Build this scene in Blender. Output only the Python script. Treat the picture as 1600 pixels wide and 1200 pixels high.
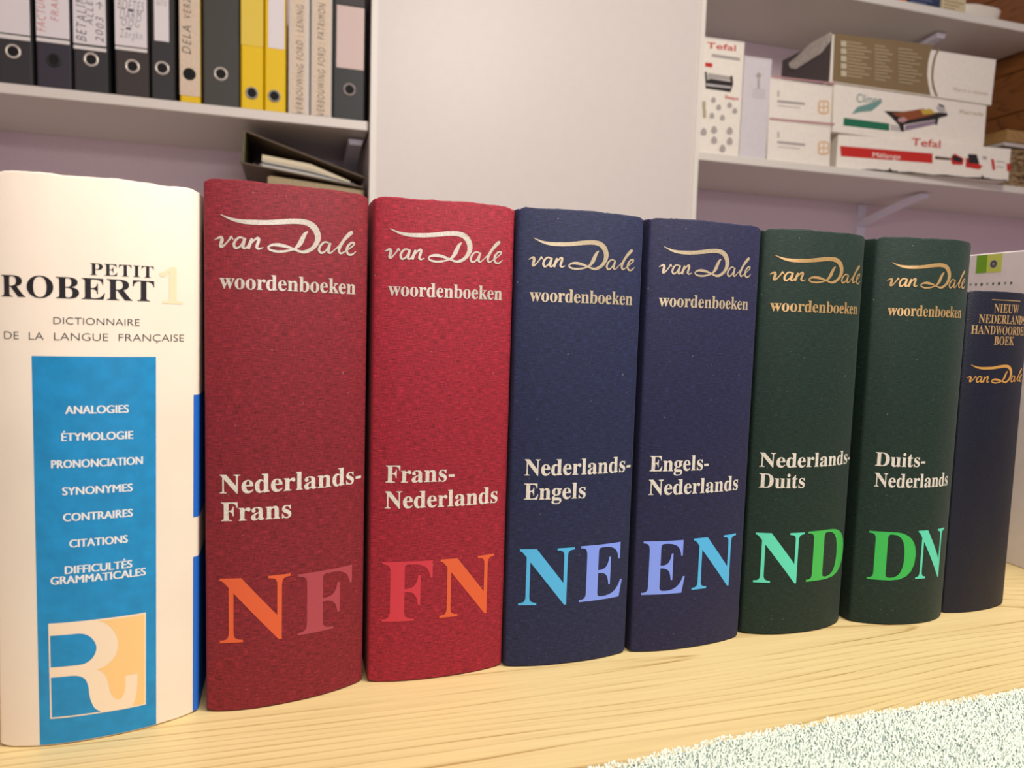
import bpy, bmesh, math, random
import numpy as np
from mathutils import Vector, Matrix

random.seed(7); rng = np.random.default_rng(7)
for o in list(bpy.data.objects): bpy.data.objects.remove(o)
SC = bpy.context.scene
COL = SC.collection

# ------------------------------------------------------------------ camera
YAW, PITCH, ROLL = 0.295259, 0.0847914, 0.030257
cd = bpy.data.cameras.new('camera'); cam = bpy.data.objects.new('camera', cd); COL.objects.link(cam)
fw = Vector((math.sin(YAW)*math.cos(PITCH), math.cos(YAW)*math.cos(PITCH), -math.sin(PITCH)))
r0 = Vector((math.cos(YAW), -math.sin(YAW), 0)); u0 = r0.cross(fw)
rt = r0*math.cos(ROLL) + u0*math.sin(ROLL); up = u0*math.cos(ROLL) - r0*math.sin(ROLL)
M = Matrix((rt, up, -fw)).transposed().to_4x4(); M.translation = Vector((0, 0, 0.18948))
cam.matrix_world = M
cd.sensor_width = 36; cd.sensor_fit = 'HORIZONTAL'; cd.lens = 36*1145.3/1600
cd.clip_start = 0.01
cd.dof.use_dof = True; cd.dof.focus_distance = 0.42; cd.dof.aperture_fstop = 12.5
SC.camera = cam

# ------------------------------------------------------------------ light
w = bpy.data.worlds.new('World'); SC.world = w; w.use_nodes = True
w.node_tree.nodes['Background'].inputs[0].default_value = (0.92, 0.85, 0.92, 1)
w.node_tree.nodes['Background'].inputs[1].default_value = 0.21
def area(name, loc, target, size, power, col, bar=0):
    l = bpy.data.lights.new(name, 'AREA'); l.shape = 'RECTANGLE' if bar else 'DISK'; l.size = size; l.size_y = bar or size; l.energy = power; l.color = col
    o = bpy.data.objects.new(name, l); COL.objects.link(o); o.location = loc
    o.rotation_euler = (Vector(target)-Vector(loc)).to_track_quat('-Z', 'Y').to_euler()
area('spine_bar_light', (0.20, -0.03, 0.74), (0.20, 0.34, 0.08), 0.70, 4.3, (1, 0.925, 0.82), 0.10)  # unseen bar light, added so the spines fade downwards evenly along the row
area('pendant_lamp', (0.62, 0.05, 1.32), (0.55, 1.3, 0.3), 0.42, 17, (1, 0.925, 0.83))
area('back_fill_light', (0.5, -2.4, 0.55), (0.4, 1.6, 0.4), 1.1, 10, (0.93, 0.90, 1.0))  # unseen cool fill behind the camera, added to lift the wall under the shelf
SC.view_settings.view_transform = 'Standard'; SC.view_settings.look = 'None'
SC.view_settings.exposure = 0.0; SC.view_settings.gamma = 1; SC.view_settings.use_curve_mapping = False

# ------------------------------------------------------------------ materials
def lin(c):
    return tuple((x/255/12.92 if x/255 <= .04045 else ((x/255+.055)/1.055)**2.4) for x in c) + (1,)
def mat(name, col, rough=.5, metal=0., spec=.5, linear=False):
    m = bpy.data.materials.new(name); m.use_nodes = True
    b = m.node_tree.nodes['Principled BSDF']
    b.inputs['Base Color'].default_value = (tuple(col)+(1,) if linear else lin(col))
    b.inputs['Roughness'].default_value = rough; b.inputs['Metallic'].default_value = metal
    b.inputs['Specular IOR Level'].default_value = spec
    return m
def nd(m, t, **k):
    n = m.node_tree.nodes.new(t)
    for a, v in k.items():
        if a in n.inputs: n.inputs[a].default_value = v
        else: setattr(n, a, v)
    return n
def lk(m, a, b): m.node_tree.links.new(a, b)
def bsdf(m): return m.node_tree.nodes['Principled BSDF']
def noise(m, src, scale, rot=(0, 0, 0), detail=2, sc=1.0, dist=0.0):
    mp = nd(m, 'ShaderNodeMapping'); mp.inputs['Scale'].default_value = scale; mp.inputs['Rotation'].default_value = rot
    lk(m, src, mp.inputs['Vector'])
    n = nd(m, 'ShaderNodeTexNoise'); n.inputs['Scale'].default_value = sc; n.inputs['Detail'].default_value = detail; n.inputs['Distortion'].default_value = dist
    lk(m, mp.outputs[0], n.inputs['Vector']); return n
def ramp(m, fac, stops):
    r = nd(m, 'ShaderNodeValToRGB'); e = r.color_ramp.elements
    while len(e) < len(stops): e.new(.5)
    for q, (p, c) in zip(e, stops): q.position = p; q.color = c
    lk(m, fac, r.inputs[0]); return r
def mulc(c, k): return tuple(min(1, x*k) for x in c[:3]) + (1,)
def bump(m, h, strength, dist):
    b = nd(m, 'ShaderNodeBump'); b.inputs['Strength'].default_value = strength; b.inputs['Distance'].default_value = dist
    lk(m, h, b.inputs['Height']); lk(m, b.outputs[0], bsdf(m).inputs['Normal'])
def math_n(m, op, a, b=None, v=None):
    n = nd(m, 'ShaderNodeMath', operation=op); lk(m, a, n.inputs[0])
    if b is not None: lk(m, b, n.inputs[1])
    if v is not None: n.inputs[1].default_value = v
    return n.outputs[0]
def mix(m, fac, a, b):
    n = nd(m, 'ShaderNodeMixRGB'); lk(m, fac, n.inputs[0])
    for i, v in ((1, a), (2, b)):
        if isinstance(v, tuple): n.inputs[i].default_value = v
        else: lk(m, v, n.inputs[i])
    return n.outputs[0]
def cloth(name, col, lint=.3, sheen=.05):
    m = mat(name, col, .62, spec=.28); c = lin(col)
    uv = nd(m, 'ShaderNodeUVMap', uv_map='UVMap').outputs[0]
    a = noise(m, uv, (240, 2700, 1), detail=3); b = noise(m, uv, (2700, 330, 1), detail=3)
    jit = noise(m, uv, (700, 700, 1), detail=2)
    sx = nd(m, 'ShaderNodeSeparateXYZ'); lk(m, uv, sx.inputs[0])
    def thread(o, per):
        ph = math_n(m, 'ADD', math_n(m, 'MULTIPLY', o, v=2*math.pi/per), math_n(m, 'MULTIPLY', jit.outputs[0], v=7.0))
        return math_n(m, 'SINE', ph)
    wv = math_n(m, 'MULTIPLY', thread(sx.outputs[0], .00088), thread(sx.outputs[1], .00076))
    s = math_n(m, 'ADD', math_n(m, 'MULTIPLY', a.outputs[0], v=.62), math_n(m, 'MULTIPLY', b.outputs[0], v=.38))
    s = math_n(m, 'ADD', s, math_n(m, 'MULTIPLY', wv, v=.045))
    r = ramp(m, s, [(.34, mulc(c, .42)), (.48, mulc(c, .9)), (.57, mulc(c, 1.25)), (.70, mulc(c, 2.2))])
    sp = noise(m, uv, (620, 620, 1), detail=4)
    f = ramp(m, sp.outputs[0], [(.70, (0, 0, 0, 1)), (.76, (1, 1, 1, 1))])
    f2 = math_n(m, 'MULTIPLY', f.outputs[0], v=lint)
    lk(m, mix(m, f2, r.outputs[0], (.45, .45, .45, 1)), bsdf(m).inputs['Base Color'])
    bump(m, s, .45, .0003)
    bsdf(m).inputs['Sheen Weight'].default_value = sheen; bsdf(m).inputs['Sheen Roughness'].default_value = .5
    return m
def speckle(name, col, rough, k=.18, sc=400, bmp=0., spec=.4):
    m = mat(name, col, rough, spec=spec); c = lin(col)
    tc = nd(m, 'ShaderNodeTexCoord').outputs['Object']
    n = noise(m, tc, (sc, sc, sc), detail=3)
    r = ramp(m, n.outputs[0], [(.3, mulc(c, 1-k)), (.7, mulc(c, 1+k))])
    lk(m, r.outputs[0], bsdf(m).inputs['Base Color'])
    if bmp: bump(m, n.outputs[0], bmp, .0006)
    return m
def oak(name, light, dark, ax=0, ring=26., fine=1.0, lines=0.):
    # ax = axis index of the grain
    m = mat(name, light, .42, spec=.4); tc = nd(m, 'ShaderNodeTexCoord').outputs['Object']
    lo, hi = lin(dark), lin(light)
    s1 = [0, 0, 0]; s2 = [0, 0, 0]; s3 = [0, 0, 0]
    for i in range(3):
        s1[i] = 1.6 if i == ax else 9.0
        s2[i] = 14 if i == ax else 420*fine
        s3[i] = 3 if i == ax else 60
    base = noise(m, tc, s1, detail=1.5, dist=.25)
    sp_ = nd(m, 'ShaderNodeSeparateXYZ'); lk(m, tc, sp_.inputs[0])
    w_ = math_n(m, 'ADD', math_n(m, 'MULTIPLY', base.outputs[0], v=ring), math_n(m, 'MULTIPLY', sp_.outputs[1 if ax == 0 else 2], v=lines))
    fr = math_n(m, 'FRACT', w_)
    band = ramp(m, fr, [(0.0, (1, 1, 1, 1)), (.07, (.35, .35, .35, 1)), (.26, (.05, .05, .05, 1)), (.94, (0, 0, 0, 1)), (1.0, (1, 1, 1, 1))])
    fib = noise(m, tc, s2, detail=2)
    fb = ramp(m, fib.outputs[0], [(.42, (0, 0, 0, 1)), (.75, (1, 1, 1, 1))])
    sh = noise(m, tc, s3, detail=2)
    fade = ramp(m, sh.outputs[0], [(.36, (.15, .15, .15, 1)), (.62, (1, 1, 1, 1))])
    f = math_n(m, 'MULTIPLY', math_n(m, 'MULTIPLY', band.outputs[0], fade.outputs[0]), v=.66)
    g0 = math_n(m, 'MULTIPLY', fb.outputs[0], v=.16)
    g = math_n(m, 'ADD', g0, math_n(m, 'MULTIPLY', math_n(m, 'MULTIPLY', band.outputs[0], fb.outputs[0]), v=.6))
    h = math_n(m, 'ADD', f, g)
    i_ = math_n(m, 'MULTIPLY', sh.outputs[0], v=.16)
    k = math_n(m, 'ADD', h, i_)
    lk(m, mix(m, k, hi, lo), bsdf(m).inputs['Base Color'])
    bump(m, k, .06, .0005)
    return m

# ------------------------------------------------------------------ mesh helpers
class MB:
    """verts / faces with a material slot and a uv per face corner; build() links ONE mesh object"""
    def __init__(s): s.v = []; s.f = []; s.m = []; s.uv = []
    def face(s, pts, mi=0, uv=None):
        i = len(s.v); s.v += [tuple(p) for p in pts]; s.f.append(tuple(range(i, i+len(pts)))); s.m.append(mi); s.uv.append(uv)
    def raw(s, verts, faces, mi=0, uvs=None):
        i = len(s.v); s.v += [tuple(p) for p in verts]
        for f in faces:
            s.f.append(tuple(a+i for a in f)); s.m.append(mi); s.uv.append([uvs[a] for a in f] if uvs else None)
    def box(s, lo, hi, mi=0, bev=0.0):
        (x0, y0, z0), (x1, y1, z1) = lo, hi
        s.prism([(x0, y0), (x1, y0), (x1, y1), (x0, y1)], z0, z1, mi, bev)
    def prism(s, poly, z0, z1, mi=0, bev=0.0, axis='z'):
        """poly in 2D (counter-clockwise), extruded; chamfered by bev on every edge"""
        n = len(poly); P = [Vector(p) for p in poly]
        def ins(d):
            out = []
            for i in range(n):
                a, b, c = P[i-1], P[i], P[(i+1) % n]
                e1 = (b-a).normalized(); e2 = (c-b).normalized()
                n1 = Vector((-e1.y, e1.x)); n2 = Vector((-e2.y, e2.x))
                k = n1+n2; k = k/max(.3, k.dot(n1)) if k.length > 1e-6 else n1
                out.append(b+k*d)
            return out
        if bev: rings = [(ins(bev), z0), (P, z0+bev), (P, z1-bev), (ins(bev), z1)]
        else: rings = [(P, z0), (P, z1)]
        def T(p, z):
            return {'z': (p.x, p.y, z), 'y': (p.x, z, p.y), 'x': (z, p.x, p.y)}[axis]
        vs = [T(p, z) for r, z in rings for p in r]; fs = []
        k = len(rings)
        for r in range(k-1):
            for i in range(n):
                j = (i+1) % n; fs.append((r*n+i, r*n+j, (r+1)*n+j, (r+1)*n+i))
        fs.append(tuple(reversed(range(n)))); fs.append(tuple((k-1)*n+i for i in range(n)))
        s.raw(vs, fs, mi)
    def tube(s, pts, r, n=8, mi=0, closed=False):
        P = [Vector(p) for p in pts]; k = len(P); vs = []; fs = []
        for i, p in enumerate(P):
            a = P[i-1] if (i or closed) else p; b = P[(i+1) % k] if (i < k-1 or closed) else p
            t = (b-a).normalized(); x = t.cross(Vector((0, 0, 1)))
            if x.length < .05: x = t.cross(Vector((0, 1, 0)))
            x.normalize(); y = t.cross(x); rr = r[i] if isinstance(r, (list, tuple)) else r
            vs += [tuple(p+x*math.cos(q)*rr+y*math.sin(q)*rr) for q in (2*math.pi*j/n for j in range(n))]
        for i in range(k if closed else k-1):
            i2 = (i+1) % k
            for j in range(n):
                fs.append((i*n+j, i*n+(j+1) % n, i2*n+(j+1) % n, i2*n+j))
        if not closed: fs += [tuple(reversed(range(n))), tuple((k-1)*n+j for j in range(n))]
        s.raw(vs, fs, mi)
    def torus(s, c, R, r, axis='y', n=32, mi=0):
        pts = []
        for i in range(n):
            a = 2*math.pi*i/n
            d = (R*math.cos(a), 0, R*math.sin(a)) if axis == 'y' else (0, R*math.cos(a), R*math.sin(a))
            pts.append((c[0]+d[0], c[1]+d[1], c[2]+d[2]))
        s.tube(pts, r, 8, mi, closed=True)
    def build(s, name, mats, parent=None, smooth=False, recalc=True):
        me = bpy.data.meshes.new(name)
        off = Vector(parent.location) if parent is not None else Vector((0, 0, 0))
        if parent is not None and parent.parent is not None: off += Vector(parent.parent.location)
        me.from_pydata([tuple(Vector(v)-off) for v in s.v], [], s.f)
        if not isinstance(mats, (list, tuple)): mats = [mats]
        for m in mats: me.materials.append(m)
        me.polygons.foreach_set('material_index', s.m)
        if any(u is not None for u in s.uv):
            L = me.uv_layers.new(name='UVMap'); k = 0; flat = []
            for f, u in zip(s.f, s.uv):
                for j in range(len(f)): flat += list(u[j]) if u else [0, 0]
            L.data.foreach_set('uv', flat)
        if recalc or smooth:
            bm = bmesh.new(); bm.from_mesh(me)
            bmesh.ops.remove_doubles(bm, verts=bm.verts, dist=1e-6)
            if recalc: bmesh.ops.recalc_face_normals(bm, faces=bm.faces)
            bm.to_mesh(me); bm.free()
        if smooth:
            me.polygons.foreach_set('use_smooth', [True]*len(me.polygons))
            try: me.set_sharp_from_angle(angle=math.radians(40))
            except Exception: pass
        o = bpy.data.objects.new(name, me); COL.objects.link(o)
        if parent is not None: o.parent = parent
        return o
def thing(name, label, cat, loc=(0, 0, 0), group=None):
    o = bpy.data.objects.new(name, None); COL.objects.link(o); o.location = loc; o.empty_display_size = .02
    return tag(o, label, cat, group)
def tag(o, label, cat, group=None):
    o['label'] = label; o['category'] = cat
    if group: o['group'] = group
    return o
def struct(o): o['kind'] = 'structure'; return o

# ------------------------------------------------------------------ lettering: outlines as meshes in 2D
def serif(t):
    """bold serif letters of the built-in font's mathematical alphabet"""
    out = ''
    for ch in t:
        if 'A' <= ch <= 'Z': out += chr(0x1D400+ord(ch)-65)
        elif 'a' <= ch <= 'z': out += chr(0x1D41A+ord(ch)-97)
        elif '0' <= ch <= '9': out += chr(0x1D7CE+ord(ch)-48)
        else: out += ch
    return out
def glyphs(body, offset=0.0, space=1.0, shear=0.0, wordspace=1.0):
    c = bpy.data.curves.new('lettering', 'FONT'); c.body = body; c.offset = offset; c.space_character = space; c.shear = shear; c.space_word = wordspace
    c.resolution_u = 5
    o = bpy.data.objects.new('lettering', c); COL.objects.link(o)
    dg = bpy.context.evaluated_depsgraph_get(); dg.update()
    me = bpy.data.meshes.new_from_object(o.evaluated_get(dg))
    V = [(v.co.x, v.co.y) for v in me.vertices]; F = [tuple(p.vertices) for p in me.polygons]
    bpy.data.objects.remove(o); bpy.data.curves.remove(c); bpy.data.meshes.remove(me)
    return V, F
def fit_text(body, u0, u1, z0, cap, capem, **k):
    """text from u0 to u1 on baseline z0, capitals (or the height whose em size is capem) cap high"""
    V, F = glyphs(body, **k); xs = [v[0] for v in V]; a, b = min(xs), max(xs)
    return [(u0+(x-a)/(b-a)*(u1-u0), z0+y*cap/capem) for x, y in V], F
def slice2d(V, F, step):
    """cut a flat mesh along u so that it can follow a curved surface"""
    bm = bmesh.new(); vs = [bm.verts.new((x, y, 0)) for x, y in V]
    for f in F:
        try: bm.faces.new([vs[i] for i in f])
        except ValueError: pass
    lo = min(v[0] for v in V); hi = max(v[0] for v in V); x = math.floor(lo/step)*step+step
    while x < hi:
        bmesh.ops.bisect_plane(bm, geom=bm.verts[:]+bm.edges[:]+bm.faces[:], plane_co=(x, 0, 0), plane_no=(1, 0, 0)); x += step
    bm.verts.index_update()
    V2 = [(v.co.x, v.co.y) for v in bm.verts]; F2 = [tuple(v.index for v in f.verts) for f in bm.faces]; bm.free()
    return V2, F2
def ribbon(stroke, n=6):
    """brush stroke (x, y, width) -> smooth ribbon"""
    P = np.array(stroke, float); Q = []
    for i in range(len(P)-1):
        p0 = P[max(i-1, 0)]; p1 = P[i]; p2 = P[i+1]; p3 = P[min(i+2, len(P)-1)]
        for t in np.linspace(0, 1, n, endpoint=False):
            Q.append(.5*((2*p1)+(-p0+p2)*t+(2*p0-5*p1+4*p2-p3)*t*t+(-p0+3*p1-3*p2+p3)*t**3))
    Q.append(P[-1]); Q = np.array(Q); V = []; F = []
    for i, q in enumerate(Q):
        d = Q[min(i+1, len(Q)-1)][:2]-Q[max(i-1, 0)][:2]; d /= np.hypot(*d)+1e-9
        nrm = np.array([-d[1], d[0]])*max(q[2], .25)/2
        V += [tuple(q[:2]+nrm), tuple(q[:2]-nrm)]
        if i: F.append((2*i-2, 2*i-1, 2*i+1, 2*i))
    return V, F
def cat2d(parts):
    V = []; F = []
    for v, f in parts:
        k = len(V); V += list(v); F += [tuple(a+k for a in q) for q in f]
    return V, F

# ------------------------------------------------------------------ measured data (metres; logo strokes in mm)
HAND = [
    ('b2', 'FACTURE', 'red', 1, -0.4491, -0.4352, 0.6976, 0.7677),
    ('b2', 'FRAN', 'red', 1, -0.4259, -0.4135, 0.7191, 0.7665),
    ('b3', 'BETALING', 'ink', 1, -0.3844, -0.3679, 0.6892, 0.7849),
    ('b3', 'ALLER', 'ink', 1, -0.3669, -0.3564, 0.7194, 0.7752),
    ('b3', '2003 →', 'ink', 1, -0.3524, -0.3394, 0.6912, 0.7639),
    ('b4', 'BOETES', 'ink', 0, -0.3146, -0.2694, 0.7571, 0.7743),
    ('b4', '-', 'ink', 0, -0.2972, -0.2884, 0.7544, 0.7586),
    ('b4', 'DARM', 'blue', 0, -0.3111, -0.274, 0.739, 0.7584),
    ('b4', 'OOG', 'ink', 0, -0.3085, -0.277, 0.7265, 0.7391),
    ('b4', '-', 'ink', 0, -0.3009, -0.2921, 0.7205, 0.7241),
    ('b4', 'Zorgkn', 'blue', 0, -0.3116, -0.2734, 0.7003, 0.7196),
    ('b5', 'AUTO', 'ink', 0, -0.2483, -0.2303, 0.7733, 0.7825),
    ('b6', 'DELA', 'ink', 1, -0.2027, -0.1875, 0.6898, 0.7423),
    ('b6', 'VERZ', 'ink', 1, -0.1999, -0.1871, 0.7561, 0.7961),
    ('b10', 'VERBOUWING FORD : LENING', 'ink', 1, 0.0101, 0.0226, 0.5991, 0.8129),
    ('b11', 'VERBOUWING FORD : PATRIMON', 'ink', 1, 0.0517, 0.0652, 0.5998, 0.8217),
]
LOGO = [
    [(1.63,12.99,0.25),(4.22,11.89,0.74),(7.3,10.88,1.23),(11.4,10.33,1.72),(16.02,10.32,1.97),(21.19,10.6,1.97),(26.44,11.24,2.09),(30.71,11.88,2.21),(34.5,12.26,2.21),(37.8,12.28,2.34),(40.86,11.57,2.58),(43.14,9.83,2.83),(44.47,7.33,2.71),(44.61,4.82,2.46),(43.77,2.51,1.97),(42.07,0.42,1.6),(39.83,-1.03,1.48),(37.6,-1.63,1.23),(35.39,-1.24,0.98),(33.2,-0.51,0.98),(30.22,0.38,1.23),(27.27,0.83,1.48),(24.89,0.82,1.23),(23.04,0.32,0.86),(22.15,-0.61,0.74),(22.78,-1.5,0.86),(24.89,-2.07,0.98),(27.55,-2.11,0.98),(30.77,-1.56,0.86),(33.48,-0.6,0.86),(35.11,0.63,1.35),(36.47,2.5,1.97),(37.56,4.8,1.84),(38.66,6.83,1.35),(39.93,8.04,0.49)],
    [(-0.92,1.69,0.31),(0.81,2.56,0.86),(1.86,2.82,1.11),(2.27,1.82,1.35),(1.85,0.04,1.35),(1.69,-1.2,1.23),(2.63,-1.16,0.86),(4.19,0.41,0.61),(5.64,2.35,0.74),(6.15,3.29,0.74),(6.56,2.77,0.61),(7.03,2.04,0.49)],
    [(11.39,2.93,0.74),(9.75,3.16,0.8),(8.21,1.94,0.98),(7.38,-0.08,1.11),(8.05,-1.66,0.98),(9.54,-1.21,0.74),(10.98,0.64,0.61),(11.9,2.85,0.86)],
    [(12.21,3.08,0.98),(11.49,0.78,1.29),(11.23,-1.06,1.23),(12.16,-1.55,0.74),(13.44,-0.18,0.49),(14.73,1.94,0.61)],
    [(15.14,3.05,0.98),(14.16,0.4,1.35),(13.44,-1.8,1.23)],
    [(13.65,-0.82,0.49),(15.5,1.67,0.61),(17.2,3.18,0.98),(18.08,2.91,1.11),(17.67,1.05,1.23),(17.16,-0.77,1.11),(18.09,-1.53,0.8),(19.91,-0.76,0.31)],
    [(49.9,3.59,0.74),(47.99,3.82,0.74),(46.08,2.14,0.98),(45.22,0.11,1.11),(46.11,-1.34,0.98),(47.86,-0.81,0.74),(49.44,1.18,0.61),(50.5,3.53,0.74)],
    [(50.86,3.67,0.92),(50.04,1.34,1.29),(49.81,-0.49,1.17),(50.84,-1.09,0.74),(52.77,0.43,0.49),(56.04,3.45,0.68),(59.85,7.24,0.8),(62.15,9.32,0.8),(61.81,9.97,0.8),(60.16,8.77,1.05),(57.92,5.91,1.35),(55.86,2.69,1.41),(55.19,0.46,1.29),(56.09,-0.84,0.92),(58.31,0.21,0.49),(61.24,2.19,0.55),(63.24,3.88,0.74),(63.23,4.8,0.86),(61.54,4.53,0.92),(59.78,2.64,1.17),(59.28,0.64,1.17),(60.29,-0.95,1.05),(62.29,-0.9,0.8),(64.38,0.73,0.37)],
]
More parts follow.
